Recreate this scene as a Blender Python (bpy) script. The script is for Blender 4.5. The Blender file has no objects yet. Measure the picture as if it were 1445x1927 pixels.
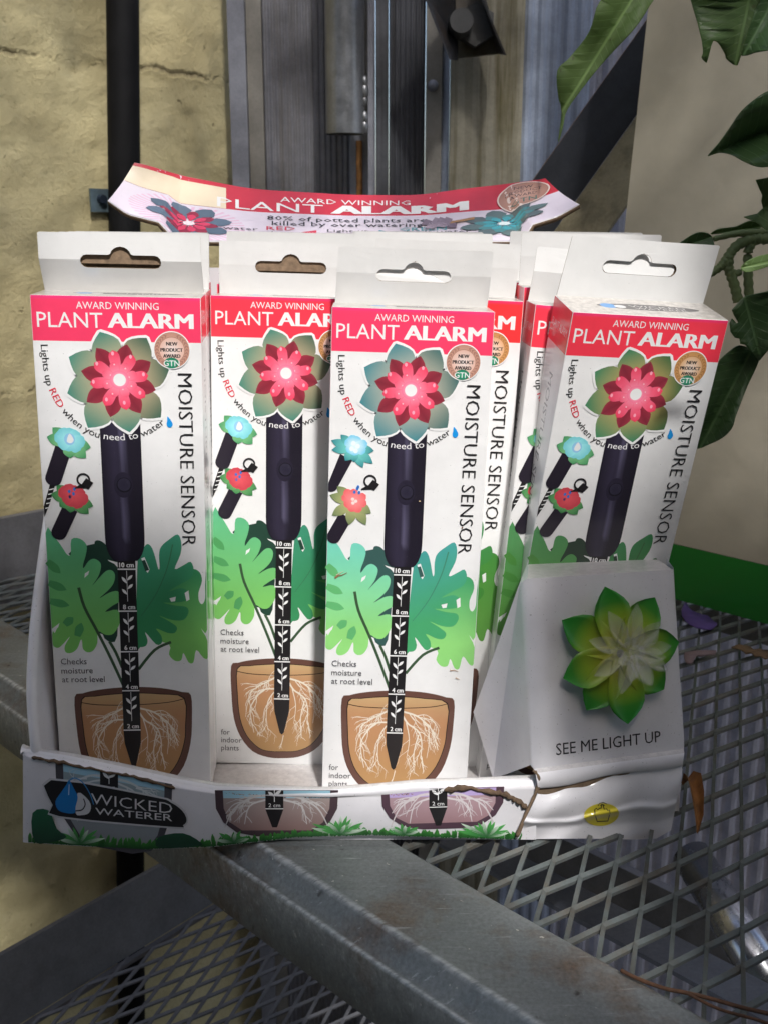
import bpy, bmesh, math, random
from mathutils import Vector, Matrix, noise as mnoise
from mathutils.geometry import tessellate_polygon
R = math.radians
rnd = random.Random(7)
S = bpy.context.scene
COL = S.collection

# ------------------------------------------------------------------ camera, world, sun
CAM_H, PITCH, FPX, PX, PY = 0.309, R(15), 2000.0, 722.5, 963.5
cam = bpy.data.cameras.new('camera')
cam.sensor_fit = 'VERTICAL'; cam.sensor_height = 24.0
cam.lens = 24.0 * FPX / 1927.0
cam.clip_start = 0.02; cam.clip_end = 200.0
cam.dof.use_dof = True; cam.dof.focus_distance = 0.55; cam.dof.aperture_fstop = 14.0
camo = bpy.data.objects.new('camera', cam); COL.objects.link(camo)
camo.location = (0, 0, CAM_H); camo.rotation_euler = (R(90) - PITCH, 0, 0)
S.camera = camo
SUN_TO = Vector((0.22, -0.80, 0.95)).normalized()       # towards the sun
SUN_EL = math.asin(SUN_TO.z)
w = bpy.data.worlds.new('World'); S.world = w; w.use_nodes = True
nt = w.node_tree; nt.nodes.clear()
sky = nt.nodes.new('ShaderNodeTexSky'); sky.sky_type = 'NISHITA'; sky.sun_disc = False
sky.sun_elevation = SUN_EL; sky.sun_rotation = math.atan2(SUN_TO.x, SUN_TO.y)
sky.air_density = 1.0; sky.dust_density = 3.0; sky.ozone_density = 1.0
bg = nt.nodes.new('ShaderNodeBackground'); bg.inputs['Strength'].default_value = 0.15
out = nt.nodes.new('ShaderNodeOutputWorld')
nt.links.new(sky.outputs[0], bg.inputs[0]); nt.links.new(bg.outputs[0], out.inputs[0])
sl = bpy.data.lights.new('sun', 'SUN'); sl.energy = 2.6; sl.angle = R(3.6); sl.color = (1.0, 0.975, 0.945)
so = bpy.data.objects.new('sun', sl); COL.objects.link(so)
so.rotation_euler = SUN_TO.to_track_quat('Z', 'Y').to_euler(); so.location = (0.6, -2, 3)
S.view_settings.view_transform = 'Standard'; S.view_settings.look = 'None'
S.view_settings.exposure = 0.80; S.view_settings.gamma = 1.0
S.cycles.max_bounces = 6; S.cycles.transparent_max_bounces = 12
S.cycles.use_denoising = True

# ------------------------------------------------------------------ helpers
def ray(u, v):
    a = (u - PX) / FPX; b = (v - PY) / FPX
    return Vector((a, math.cos(PITCH) - b * math.sin(PITCH), -math.sin(PITCH) - b * math.cos(PITCH)))
EYE = Vector((0, 0, CAM_H))
def bp(u, v, Y):
    r = ray(u, v); return EYE + r * (Y / r.y)
def bpz(u, v, z):
    r = ray(u, v); return EYE + r * ((z - CAM_H) / r.z)
def hit(u, v, P, N):
    r = ray(u, v); return EYE + r * ((P - EYE).dot(N) / r.dot(N))
def crop(reg, outw, pts):
    s = outw / (reg[2] - reg[0]); return [(reg[0] + x / s, reg[1] + y / s) for x, y in pts]
def lin(c):
    return tuple((x / 255 / 12.92 if x / 255 <= 0.04045 else ((x / 255 + 0.055) / 1.055) ** 2.4) for x in c)
def lerp(a, b, t): return a + (b - a) * t
def mixc(a, b, t):
    t = max(0.0, min(1.0, t)); return tuple(a[i] + (b[i] - a[i]) * t for i in range(3))

class NT:
    def __init__(s, name):
        s.m = bpy.data.materials.new(name); s.m.use_nodes = True; s.t = s.m.node_tree
        s.b = s.t.nodes['Principled BSDF']
        s.tc = None
    def n(s, typ, **kw):
        x = s.t.nodes.new(typ)
        for k, v in kw.items(): setattr(x, k, v)
        return x
    def l(s, a, b): s.t.links.new(a, b)
    def coords(s, scale=(1, 1, 1), rot=(0, 0, 0), kind='Object'):
        if s.tc is None: s.tc = s.n('ShaderNodeTexCoord')
        mp = s.n('ShaderNodeMapping'); mp.inputs['Scale'].default_value = scale; mp.inputs['Rotation'].default_value = rot
        s.l(s.tc.outputs[kind], mp.inputs[0]); return mp.outputs[0]
    def noise(s, scale, detail=4, rough=0.55, vec=None, dist=0):
        x = s.n('ShaderNodeTexNoise'); x.inputs['Scale'].default_value = scale; x.inputs['Detail'].default_value = detail
        x.inputs['Roughness'].default_value = rough; x.inputs['Distortion'].default_value = dist
        s.l(vec if vec is not None else s.coords(), x.inputs['Vector']); return x.outputs['Fac']
    def ramp(s, fac, stops):
        x = s.n('ShaderNodeValToRGB'); e = x.color_ramp.elements
        while len(e) < len(stops): e.new(0.5)
        for i, (p, c) in enumerate(stops):
            e[i].position = p; e[i].color = (c[0], c[1], c[2], 1) if hasattr(c, '__len__') else (c, c, c, 1)
        s.l(fac, x.inputs[0]); return x.outputs[0]
    def mix(s, fac, a, b, blend='MIX'):
        x = s.n('ShaderNodeMix', data_type='RGBA', blend_type=blend)
        for inp, v in ((x.inputs[0], fac), (x.inputs[6], a), (x.inputs[7], b)):
            if hasattr(v, 'is_linked'): s.l(v, inp)
            elif hasattr(v, '__len__'): inp.default_value = (v[0], v[1], v[2], 1)
            else: inp.default_value = v
        return x.outputs[2]
    def math(s, op, a, b=0.0):
        x = s.n('ShaderNodeMath', operation=op)
        for inp, v in ((x.inputs[0], a), (x.inputs[1], b)):
            if hasattr(v, 'is_linked'): s.l(v, inp)
            else: inp.default_value = v
        return x.outputs[0]
    def bump(s, h, strength=0.3, dist=0.001):
        x = s.n('ShaderNodeBump'); x.inputs['Strength'].default_value = strength; x.inputs['Distance'].default_value = dist
        s.l(h, x.inputs['Height']); s.l(x.outputs[0], s.b.inputs['Normal'])
    def set(s, **kw):
        for k, v in kw.items():
            i = s.b.inputs[k.replace('_', ' ')]
            if hasattr(v, 'is_linked'): s.l(v, i)
            elif hasattr(v, '__len__'): i.default_value = (v[0], v[1], v[2], 1)
            else: i.default_value = v
        return s

def card_mat(name, col, dust=0.0, rough=0.32, attr=False):
    x = NT(name)
    base = None
    if attr:
        a = x.n('ShaderNodeAttribute'); a.attribute_name = 'Col'; base = a.outputs['Color']
    else: base = col
    specks = x.ramp(x.noise(900, 2, 0.6), [(0.0, 0.0), (0.27, 0.0), (0.30, 1.0)])
    c = x.mix(specks, tuple(0.35 * q for q in (0.5, 0.45, 0.4)), base)
    c = x.mix(0.85, c, base) if not dust else x.mix(0.35, c, base)
    grime = x.ramp(x.noise(38, 5, 0.65), [(0.35, 0.86), (0.65, 1.0)])
    g2 = x.mix(0.55, (1, 1, 1), grime)
    c = x.mix(1.0, c, g2, 'MULTIPLY')
    if dust:
        geo = x.n('ShaderNodeNewGeometry'); sp = x.n('ShaderNodeSeparateXYZ'); x.l(geo.outputs['True Normal'], sp.inputs[0])
        up = x.ramp(sp.outputs[2], [(0.75, 0.0), (0.95, 1.0)])
        dn = x.ramp(x.noise(260, 5, 0.75), [(0.3, lin((120, 110, 100))), (0.7, lin((205, 198, 188)))])
        c = x.mix(x.math('MULTIPLY', up, dust), c, dn)
    x.set(Base_Color=c, Roughness=rough, IOR=1.5)
    x.b.inputs['Coat Weight'].default_value = 0.55; x.b.inputs['Coat Roughness'].default_value = 0.13
    h = x.noise(28, 3, 0.5); x.bump(h, 0.25, 0.004)
    return x.m

def simple(name, col, rough=0.5, metal=0.0, var=0.15, scale=40, bump=0.1, bdist=0.001, stretch=(1, 1, 1), coat=0.0):
    x = NT(name)
    f = x.noise(scale, 5, 0.6, x.coords(stretch))
    c = x.ramp(f, [(0.3, tuple(q * (1 - var) for q in col)), (0.7, tuple(min(1, q * (1 + var)) for q in col))])
    x.set(Base_Color=c, Roughness=rough, Metallic=metal)
    x.b.inputs['Coat Weight'].default_value = coat
    if bump: x.bump(f, bump, bdist)
    return x.m

def galv(name, col=(0.36, 0.37, 0.39), rough=0.5, metal=0.75, stain=None, streak=(1, 1, 0.08), amt=0.5, stscale=60):
    x = NT(name)
    f = x.noise(70, 4, 0.6)
    k = x.mix(0.5, f, x.noise(420, 3, .7))
    c = x.ramp(k, [(0.2, tuple(q * 0.72 for q in col)), (0.8, tuple(q * 1.2 for q in col))])
    if stain:
        s = x.ramp(x.noise(stscale, 6, 0.7, x.coords(streak)), [(0.46, 0.0), (0.66, 1.0)])
        c = x.mix(x.math('MULTIPLY', s, amt), c, stain)
    d = x.ramp(x.noise(25, 6, 0.7), [(0.35, 0.75), (0.6, 1.0)])
    c = x.mix(1.0, c, d, 'MULTIPLY')
    r = x.ramp(f, [(0.3, rough * 0.8), (0.7, min(1, rough * 1.25))])
    x.set(Base_Color=c, Roughness=r, Metallic=metal); x.bump(f, 0.12, 0.0006)
    return x.m

M = {}
M['card'] = card_mat('coated_card', lin((210, 210, 209)), rough=.3)
M['carton'] = card_mat('carton_card', lin((238, 238, 238)), dust=0.8)
M['print'] = card_mat('printed_card', None, attr=True, rough=0.36)
M['tray'] = card_mat('tray_card', lin((226, 224, 228)), dust=0.45, rough=0.5)
M['kraft'] = simple('raw_board', lin((120, 100, 80)), 0.9, var=0.3, scale=300, bump=0.3)
M['dirt'] = simple('caked_dirt', lin((92, 74, 58)), 0.95, var=0.45, scale=260, bump=0.6, bdist=0.001)

def mesh_obj(name, bm_or_me, mats, parent=None, smooth=False):
    if isinstance(bm_or_me, bmesh.types.BMesh):
        me = bpy.data.meshes.new(name); bm_or_me.to_mesh(me); bm_or_me.free()
    else: me = bm_or_me
    for m in (mats if isinstance(mats, (list, tuple)) else [mats]): me.materials.append(m)
    if smooth:
        for p in me.polygons: p.use_smooth = True
    o = bpy.data.objects.new(name, me); COL.objects.link(o)
    if parent is not None: o.parent = parent
    return o
def tag(o, label, cat, group=None, kind=None):
    if label: o['label'] = label
    if cat: o['category'] = cat
    if group: o['group'] = group
    if kind: o['kind'] = kind
    return o
def empty(name, loc=(0, 0, 0), label=None, cat=None, group=None):
    o = bpy.data.objects.new(name, None); o.empty_display_size = 0.02; COL.objects.link(o); o.location = loc
    return tag(o, label, cat, group)
def box(bm, lo, hi, mi=0, mat=None):
    vs = [bm.verts.new((x, y, z)) for x in (lo[0], hi[0]) for y in (lo[1], hi[1]) for z in (lo[2], hi[2])]
    fs = []
    for q in ((0, 1, 3, 2), (4, 6, 7, 5), (0, 4, 5, 1), (2, 3, 7, 6), (0, 2, 6, 4), (1, 5, 7, 3)):
        f = bm.faces.new([vs[i] for i in q]); f.material_index = mi; fs.append(f)
    if mat is not None: bmesh.ops.transform(bm, matrix=mat, verts=vs)
    return vs
def tube(bm, pts, radii, seg=10, cap=True, mi=0):
    rings = []
    pts = [Vector(p) for p in pts]
    for i, p in enumerate(pts):
        d = (pts[min(i + 1, len(pts) - 1)] - pts[max(i - 1, 0)]).normalized()
        a = d.cross(Vector((0, 0, 1)))
        if a.length < 1e-3: a = d.cross(Vector((0, 1, 0)))
        a.normalize(); b = d.cross(a)
        r = radii[i] if hasattr(radii, '__len__') else radii
        rings.append([bm.verts.new(p + (a * math.cos(t) + b * math.sin(t)) * r) for t in [2 * math.pi * k / seg for k in range(seg)]])
    for r0, r1 in zip(rings, rings[1:]):
        for k in range(seg):
            f = bm.faces.new((r0[k], r0[(k + 1) % seg], r1[(k + 1) % seg], r1[k])); f.material_index = mi; f.smooth = True
    if cap:
        bm.faces.new(rings[0][::-1]).material_index = mi; bm.faces.new(rings[-1]).material_index = mi
def quadgrid(bm, rows, mi=0, smooth=True):
    vs = [[bm.verts.new(p) for p in r] for r in rows]
    for a, b in zip(vs, vs[1:]):
        for k in range(len(a) - 1):
            f = bm.faces.new((a[k], a[k + 1], b[k + 1], b[k])); f.material_index = mi; f.smooth = smooth
    return vs
def poly_prism(bm, pts, off, mi=0, edge_mi=None):
    """extrude a 3D polygon by the vector off"""
    off = Vector(off); a = [bm.verts.new(p) for p in pts]; b = [bm.verts.new(Vector(p) + off) for p in pts]
    f = bm.faces.new(a); f.material_index = mi; f = bm.faces.new(b[::-1]); f.material_index = mi
    n = len(a)
    for i in range(n):
        f = bm.faces.new((a[i], b[i], b[(i + 1) % n], a[(i + 1) % n])); f.material_index = mi if edge_mi is None else edge_mi
def sample(tab, x):
    """piecewise linear table [(x, y...)...]"""
    if x <= tab[0][0]: return tab[0][1:]
    for p, q in zip(tab, tab[1:]):
        if x <= q[0]:
            t = (x - p[0]) / (q[0] - p[0]); return tuple(lerp(a, b, t) for a, b in zip(p[1:], q[1:]))
    return tab[-1][1:]
def smooth_path(pts, n=6):
    """Catmull-Rom through 2D/3D points"""
    P = [Vector(p) for p in pts]; o = []
    for i in range(len(P) - 1):
        p0 = P[max(i - 1, 0)]; p1 = P[i]; p2 = P[i + 1]; p3 = P[min(i + 2, len(P) - 1)]
        for k in range(n):
            t = k / n
            o.append(0.5 * ((2 * p1) + (p2 - p0) * t + (2 * p0 - 5 * p1 + 4 * p2 - p3) * t * t + (3 * p1 - p0 - 3 * p2 + p3) * t ** 3))
    o.append(P[-1]); return o
def smooth_closed(pts, n=4):
    P = [Vector(p) for p in pts]; m = len(P); o = []
    for i in range(m):
        p0, p1, p2, p3 = P[i - 1], P[i], P[(i + 1) % m], P[(i + 2) % m]
        for k in range(n):
            t = k / n
            o.append(0.5 * ((2 * p1) + (p2 - p0) * t + (2 * p0 - 5 * p1 + 4 * p2 - p3) * t * t + (3 * p1 - p0 - 3 * p2 + p3) * t ** 3))
    return o

# ------------------------------------------------------------------ printing: flat coloured shapes, one thin ink layer above the other
_glyph = {}
def glyphs(body, bold=0.0, res=2):
    k = (body, bold, res)
    if k not in _glyph:
        c = bpy.data.curves.new('t', 'FONT'); c.body = body; c.resolution_u = res; c.offset = bold; c.fill_mode = 'FRONT'
        o = bpy.data.objects.new('t', c); me = bpy.data.meshes.new_from_object(o)
        vs = [(v.co.x, v.co.y) for v in me.vertices]; fs = [tuple(p.vertices) for p in me.polygons]
        bpy.data.objects.remove(o); bpy.data.curves.remove(c); bpy.data.meshes.remove(me)
        _glyph[k] = (vs, fs)
    return _glyph[k]
def text_width(body):
    a = max(p[0] for p in glyphs(body + 'l', 0, 1)[0]); b = max(p[0] for p in glyphs('l', 0, 1)[0]); return a - b
CAPH = max(p[1] for p in glyphs('H')[0])
INK = 2.5e-6
class Art:
    """x to the right, y downwards, in any unit; out() maps (x, y, layer) to 3D"""
    def __init__(s): s.V = []; s.F = []; s.C = []; s.L = 0
    def layer(s): s.L += 1; return s
    def add(s, pts, faces, col):
        b = len(s.V)
        for p in pts: s.V.append((p[0], p[1], s.L))
        for f in faces:
            s.F.append(tuple(b + i for i in f))
            s.C.append([col(pts[i][0], pts[i][1]) if callable(col) else col for i in f])
    def poly(s, pts, col, up=True):
        if up: s.layer()
        t = tessellate_polygon([[Vector((p[0], p[1], 0)) for p in pts]])
        s.add([(p[0], p[1]) for p in pts], [f for f in t if len(set(f)) == 3], col)
    def ellipse(s, cx, cy, rx, ry, col, n=40, rot=0.0, up=True, inner=None):
        if up: s.layer()
        pts = [(cx + rx * math.cos(a) * math.cos(rot) - ry * math.sin(a) * math.sin(rot), cy + rx * math.cos(a) * math.sin(rot) + ry * math.sin(a) * math.cos(rot)) for a in [2 * math.pi * k / n for k in range(n)]]
        s.add(pts + [(cx, cy)], [(k, (k + 1) % n, n) for k in range(n)], col if inner is None else (lambda x, y: inner if abs(x - cx) + abs(y - cy) < 1e-6 else col))
    def ring(s, cx, cy, r0, r1, col, n=48, ys=1.0, up=True):
        if up: s.layer()
        pts = []
        for k in range(n):
            a = 2 * math.pi * k / n; pts += [(cx + r0 * math.cos(a), cy + r0 * ys * math.sin(a)), (cx + r1 * math.cos(a), cy + r1 * ys * math.sin(a))]
        s.add(pts, [(2 * k, 2 * k + 1, (2 * k + 3) % (2 * n), (2 * k + 2) % (2 * n)) for k in range(n)], col)
    def stroke(s, path, w0, w1, col, up=True):
        if up: s.layer()
        n = len(path); pts = []
        for i, p in enumerate(path):
            a = path[max(i - 1, 0)]; b = path[min(i + 1, n - 1)]
            dx, dy = b[0] - a[0], b[1] - a[1]; q = math.hypot(dx, dy) or 1
            ww = lerp(w0, w1, i / (n - 1)) / 2
            pts += [(p[0] - dy / q * ww, p[1] + dx / q * ww), (p[0] + dy / q * ww, p[1] - dx / q * ww)]
        s.add(pts, [(2 * i, 2 * i + 1, 2 * i + 3, 2 * i + 2) for i in range(n - 1)], col)
    def petal(s, base, tip, wmax, col_base, col_tip, grow=0.0, peak=0.55, wbase=0.35, blunt=0.0, n=9, up=True, light=None, ex=1.3):
        """pointed oval from base to tip"""
        if up: s.layer()
        bx, by = base; tx, ty = tip; dx, dy = tx - bx, ty - by; L = math.hypot(dx, dy); dx /= L; dy /= L
        pts = []; ts = []
        for i in range(n + 1):
            t = i / n
            if t < peak: wv = lerp(wbase, 1, math.sin(t / peak * math.pi / 2))
            else:
                q = (t - peak) / (1 - peak); wv = math.sqrt(max(0, 1 - q * q)) * blunt + (1 - q ** 1.7) * (1 - blunt)
            h = wv * wmax / 2 + grow
            s_ = -grow + t * (L + grow * 2.2)
            for sg in (-1, 0, 1):
                pts.append((bx + dx * s_ - dy * h * sg, by + dy * s_ + dx * h * sg)); ts.append((t, sg))
        b = len(s.V)
        for p in pts: s.V.append((p[0], p[1], s.L))
        for i in range(n):
            for j in range(2):
                f = (3 * i + j, 3 * i + j + 1, 3 * i + j + 4, 3 * i + j + 3)
                s.F.append(tuple(b + q for q in f)); cs = []
                for q in f:
                    t, sg = ts[q]; c = mixc(col_base, col_tip, t ** ex)
                    if light and sg == 0: c = mixc(c, light, 0.45)
                    cs.append(c)
                s.C.append(cs)
    def text(s, body, x0, x1, ybase, cap, col, bold=0.0, res=2, up=True, fn=None):
        """fit the line between x0 and x1, cap height cap; heavy weights are built from shifted impressions"""
        if bold > 0.02:
            d = bold * cap / CAPH
            for q in (-1, -.5, 0, .5, 1):
                s.text(body, x0 + d + q * d, x1 - d + q * d, ybase - d * .25, cap - d * .5, col, 0.0, res, True, fn)
            return
        if up: s.layer()
        vs, fs = glyphs(body, bold, res); a = min(p[0] for p in vs); b = max(p[0] for p in vs)
        k = (x1 - x0) / (b - a); ky = cap / CAPH
        pts = [(x0 + (p[0] - a) * k, ybase - p[1] * ky) for p in vs]
        if fn: pts = [fn(*p) for p in pts]
        s.add(pts, fs, col)
    def text_path(s, body, path, cap, colf, bold=0.0, stretch=None):
        s.layer()
        P = smooth_path(path, 8); acc = [0.0]
        for a, b in zip(P, P[1:]): acc.append(acc[-1] + (b - a).length)
        tot = text_width(body); kx = acc[-1] / tot; ky = cap / CAPH
        for i, ch in enumerate(body):
            if ch == ' ': continue
            x = text_width(body[:i]) if i else 0.0; wv = text_width(ch); c = (x + wv / 2) * kx
            j = 0
            while j < len(acc) - 2 and acc[j + 1] < c: j += 1
            t = (c - acc[j]) / max(1e-9, acc[j + 1] - acc[j]); p = P[j].lerp(P[j + 1], t); d = (P[j + 1] - P[j]).normalized()
            vs, fs = glyphs(ch, bold)
            pts = []
            for vx, vy in vs:
                lx = (vx - wv / 2) * kx; ly = vy * ky
                pts.append((p.x + d.x * lx + d.y * ly, p.y + d.y * lx - d.x * ly))
            s.add(pts, fs, colf(i))
    def refine(s, maxlen, ysc=1.0):
        """split long triangles so that the print follows a curved surface"""
        F2, C2 = [], []; cache = {}
        todo = []
        for f, c in zip(s.F, s.C):
            for k in range(1, len(f) - 1): todo.append(((f[0], f[k], f[k + 1]), (c[0], c[k], c[k + 1])))
        def ln(i, j): return math.hypot(s.V[i][0] - s.V[j][0], (s.V[i][1] - s.V[j][1]) * ysc)
        while todo:
            f, c = todo.pop(); e = [ln(f[0], f[1]), ln(f[1], f[2]), ln(f[2], f[0])]; m = max(range(3), key=lambda q: e[q])
            if e[m] <= maxlen: F2.append(f); C2.append(list(c)); continue
            i, j, k = m, (m + 1) % 3, (m + 2) % 3; key = (min(f[i], f[j]), max(f[i], f[j]))
            if key not in cache:
                a, b = s.V[f[i]], s.V[f[j]]; s.V.append(((a[0] + b[0]) / 2, (a[1] + b[1]) / 2, a[2])); cache[key] = len(s.V) - 1
            n = cache[key]; cm = mixc(c[i], c[j], .5)
            todo.append(((f[i], n, f[k]), (c[i], cm, c[k]))); todo.append(((n, f[j], f[k]), (cm, c[j], c[k])))
        s.F, s.C = F2, C2
    def build(s, name, out, mat, parent=None):
        me = bpy.data.meshes.new(name); me.from_pydata([out(*v) for v in s.V], [], s.F)
        ca = me.color_attributes.new('Col', 'FLOAT_COLOR', 'CORNER'); i = 0
        for p, cs in zip(me.polygons, s.C):
            for li, c in zip(p.loop_indices, cs): ca.data[li].color = (c[0], c[1], c[2], 1)
        me.update(); me.materials.append(mat)
        o = bpy.data.objects.new(name, me); COL.objects.link(o)
        if parent is not None: o.parent = parent
        return o

WHITE = lin((240, 240, 240)); BLACK = lin((28, 26, 30)); INKBLK = lin((34, 32, 34))
def roots(art, seeds, rng, col, lim, w=1.0, scale=1.0):
    """branching root strokes: seeds are hand placed main roots"""
    L0 = art.L; cnt = [0]
    def nxt(): cnt[0] += 1; art.L = L0 + 1 + cnt[0] % 14
    def grow(p, ang, length, wd, depth):
        pts = [p]; a = ang; n = 5
        for _ in range(n):
            a += rng.uniform(-0.35, 0.35); a += (math.pi / 2 - a) * 0.10
            q = (pts[-1][0] + math.cos(a) * length / n, pts[-1][1] + math.sin(a) * length / n)
            if not lim(*q): break
            pts.append(q)
        if len(pts) < 3: return
        nxt(); art.stroke(pts, wd, wd * 0.35, col, up=False)
        if depth > 0:
            for i in range(1, len(pts)):
                if rng.random() < 0.62:
                    grow(pts[i], a + rng.choice((-1, 1)) * rng.uniform(0.3, 0.8), length * rng.uniform(0.4, 0.7), wd * 0.6, depth - 1)
    art.layer()
    for path, wd in seeds:
        sp = [(p[0], p[1]) for p in smooth_path(path, 4)]
        nxt(); art.stroke(sp, wd * w, wd * w * 0.35, col, up=False)
        for i in range(2, len(sp)):
            if rng.random() < 0.55:
                d = math.atan2(sp[i][1] - sp[i - 1][1], sp[i][0] - sp[i - 1][0])
                grow(sp[i], d + rng.choice((-1, 1)) * rng.uniform(0.35, 0.9), rng.uniform(5, 11) * scale, wd * w * 0.5, 1)
    art.L = L0 + 15

def leaf_sprig(a, x, y0, y1, col):
    """a little stem with five leaves between two scale marks"""
    h = y1 - y0
    a.layer(); a.stroke([(x, y0), (x - 0.1, y1 - 0.12 * h)], 0.28, 0.28, col, up=False)
    for (dx, dy, ex, ey) in ((0.2, .27, 2.9, .12), (-.2, .36, -2.6, .17), (0.2, .52, 2.9, .38), (-.2, .68, -2.7, .52)):
        a.petal((x + dx, y0 + dy * h), (x + ex, y0 + ey * h), 1.5, col, col, wbase=0.15, up=False, n=6)

def front_art(variant, band, seal_a, seal_b, tone):
    a = Art(); rng = random.Random(11)
    H = 269.6
    bandt = mixc(band, lin((240, 60, 150)), 0.55)
    a.layer()
    for y0, y1, c0, c1 in ((0.2, 2.2, bandt, band), (2.2, 21.6, band, band)):
        a.add([(0.3, y0), (79.7, y0), (79.7, y1), (0.3, y1)], [(0, 1, 2, 3)], lambda x, y, y0=y0, c0=c0, c1=c1: c0 if y == y0 else c1)
    a.text('AWARD WINNING', 21.2, 60.0, 6.15, 3.3, WHITE)
    a.text('PLANT', 2.6, 33.3, 15.1, 7.1, WHITE)
    a.text('ALARM', 35.6, 76.4, 15.05, 7.25, WHITE, bold=0.05)
    # --- plant leaves in the lower half
    g1, g2 = tone['l0'], tone['l1']
    def gl(x, y): return mixc(g1, g2, (y - 120) / 50)
    def gd(x, y): return mixc(tone['d0'], tone['d1'], (y - 118) / 45 + (x - 45) / 120)
    def gr(x, y): return mixc(tone['d1'], tone['l1'], (y - 140) / 35)
    dk = tone['dk']
    a.poly(smooth_closed([(11, 129), (17, 126), (24.1, 123.7), (26, 127), (31, 133), (35.5, 136.8), (35, 150), (33.4, 173.9), (30.3, 177.5), (26.8, 175.4), (24, 172), (20, 160), (18, 140)], 2), dk)
    a.poly(smooth_closed([(24.4, 122.4), (26.9, 122), (29.8, 124.2), (33.3, 129.1), (35.4, 133.2), (33, 133), (28, 131), (24.6, 126)], 3), dk)
    a.poly([(44, 126), (50, 125), (53, 133), (55, 139), (57, 143), (52, 143), (46, 137)], dk)
    RR = [(66.6, 145.5), (70.4, 139.2), (73.4, 137.3), (76.6, 139.2), (77.6, 143.9), (75.7, 150.2), (75.9, 155.0), (77.5, 156.6), (79.0, 153.4), (79.1, 146.3), (79.5, 140.8), (79.8, 137), (79.8, 171), (76.5, 170), (79.8, 177), (79.8, 186.5), (77.5, 186.9), (73.8, 182.3), (72.2, 189.3), (69.6, 189.2), (67.1, 183.9), (65.9, 188.0), (62.5, 188.3), (59.6, 184.6), (59.8, 178.9), (48.2, 172.4), (58, 150)]
    sm_ = lambda Q: [(max(.3, min(79.7, p.x)), p.y) for p in smooth_closed(Q, 3)]
    a.poly(sm_(RR), gr)
    LR = [(45.0, 136.8), (46.4, 130.6), (49.9, 124.1), (52.4, 125.2), (54.0, 129.8), (55.6, 137.2), (56.3, 136.0), (56.2, 129.8), (57.4, 125.2), (61.5, 121.4), (65.9, 118.7), (67.6, 122.9), (67.1, 129.1), (63.9, 137.2), (68.3, 135.3), (72.0, 133.4), (73.5, 137.6), (71.8, 142.3), (66.6, 145.5), (60.7, 149.4), (66.6, 147.7), (70.2, 149.4), (70.8, 152.6), (68.6, 154.9), (62.7, 155.7), (57.5, 155.7), (63.4, 157.3), (69.2, 158.1), (70.3, 161.3), (67.6, 165.3), (61.7, 165.3), (55.1, 162.8), (60.2, 166.0), (64.1, 169.3), (62.9, 172.5), (59.2, 172.5), (53.4, 170.0), (55.9, 174.0), (56.1, 178.1), (53.1, 178.9), (47.8, 172.0), (48.8, 176.4), (47.9, 179.6), (44.9, 180.4), (43.0, 178.8)]
    a.poly(sm_(LR), gd)
    a.stroke([(p[0], p[1]) for p in smooth_path([(63.2, 124), (60, 137), (54, 151), (46, 163)], 5)], 0.7, 0.3, mixc(gd(60, 140), lin((60, 80, 60)), 0.5))
    a.poly([(60.8, 153.3), (64, 152.4), (63.6, 154.9), (61.6, 155.2)], WHITE)
    a.poly([(68.6, 150.4), (70.6, 149), (71, 154), (69.4, 155)], WHITE)
    a.poly([(47.2, 131.5), (48.9, 130.8), (51.2, 137.5), (50.2, 139.4), (48.8, 137.5)], WHITE); a.poly([(47.4, 132.8), (49, 132.3), (51, 137.8), (49, 138.4)], dk)
    LL = [(0.3, 118.0), (5.1, 121.0), (8.3, 126.0), (10.3, 129.4), (12.1, 129.4), (12.8, 121.4), (17.1, 121.0), (20.2, 124.4), (19.5, 129.8), (18.0, 134.4), (18.1, 136.7), (20.8, 132.9), (23.7, 131.7), (26.5, 133.7), (26.7, 136.8), (25.1, 141.4), (21.9, 146.2), (25.4, 142.2), (29.2, 138.3), (32.1, 137.9), (33.6, 140.3), (32.9, 144.5), (30.2, 148.4), (25.2, 153.1), (30.4, 150.0), (34.5, 149.2), (35.5, 151.6), (35.5, 154.8), (31.9, 157.1), (27.8, 160.6), (34.0, 159.5), (35.2, 165.9), (31.6, 172.6), (27.6, 173.4), (23.6, 171.4), (23.0, 177.8), (20.6, 182.2), (17.6, 183.0), (15.5, 181.0), (15.3, 176.9), (14.6, 176.1), (12.6, 180.9), (9.5, 183.3), (6.6, 182.9), (6.4, 179.3), (9.3, 174.1), (6.2, 177.6), (3.1, 180.4), (0.5, 179.2), (0.3, 175.2), (0.7, 172.0), (4.3, 166.4), (0.3, 169.6)]
    a.poly(sm_(LL), gl)
    sh = mixc(g2, tone['d1'], 0.75)
    for b_, t_ in (((0.3, 133), (6.5, 139.5)), ((0.3, 144.5), (9, 148.5)), ((0.3, 154.5), (10, 157)), ((7, 167.5), (11.5, 163.5)), ((13, 174), (15.5, 166.5))):
        a.petal(b_, t_, 4.4, sh, sh, wbase=0.7)
    for q in ([(18.6, 139.5), (20.9, 138), (20.2, 140.2), (18.2, 142)], [(0.3, 169.8), (4.4, 166.6), (3.6, 169), (0.6, 171.6)], [(24.3, 172.4), (26, 173), (27, 176), (25, 175)]):
        a.poly(q, WHITE)
    for st in ([(15.1, 147.2), (17.4, 157.8), (23.3, 171.4), (29.9, 187.6), (35.8, 203.5)], [(29.2, 177.0), (32.3, 183.5), (35.2, 192)], [(60.9, 177.7), (52.3, 182.1), (43.6, 193)]):
        a.stroke([(p[0], p[1]) for p in smooth_path(st, 4)], 1.5, 1.5, lin((62, 88, 62)))
    # --- pot
    pc = lin((104, 72, 62)); soil0, soil1 = lin((204, 172, 126)), lin((180, 142, 92))
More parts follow.
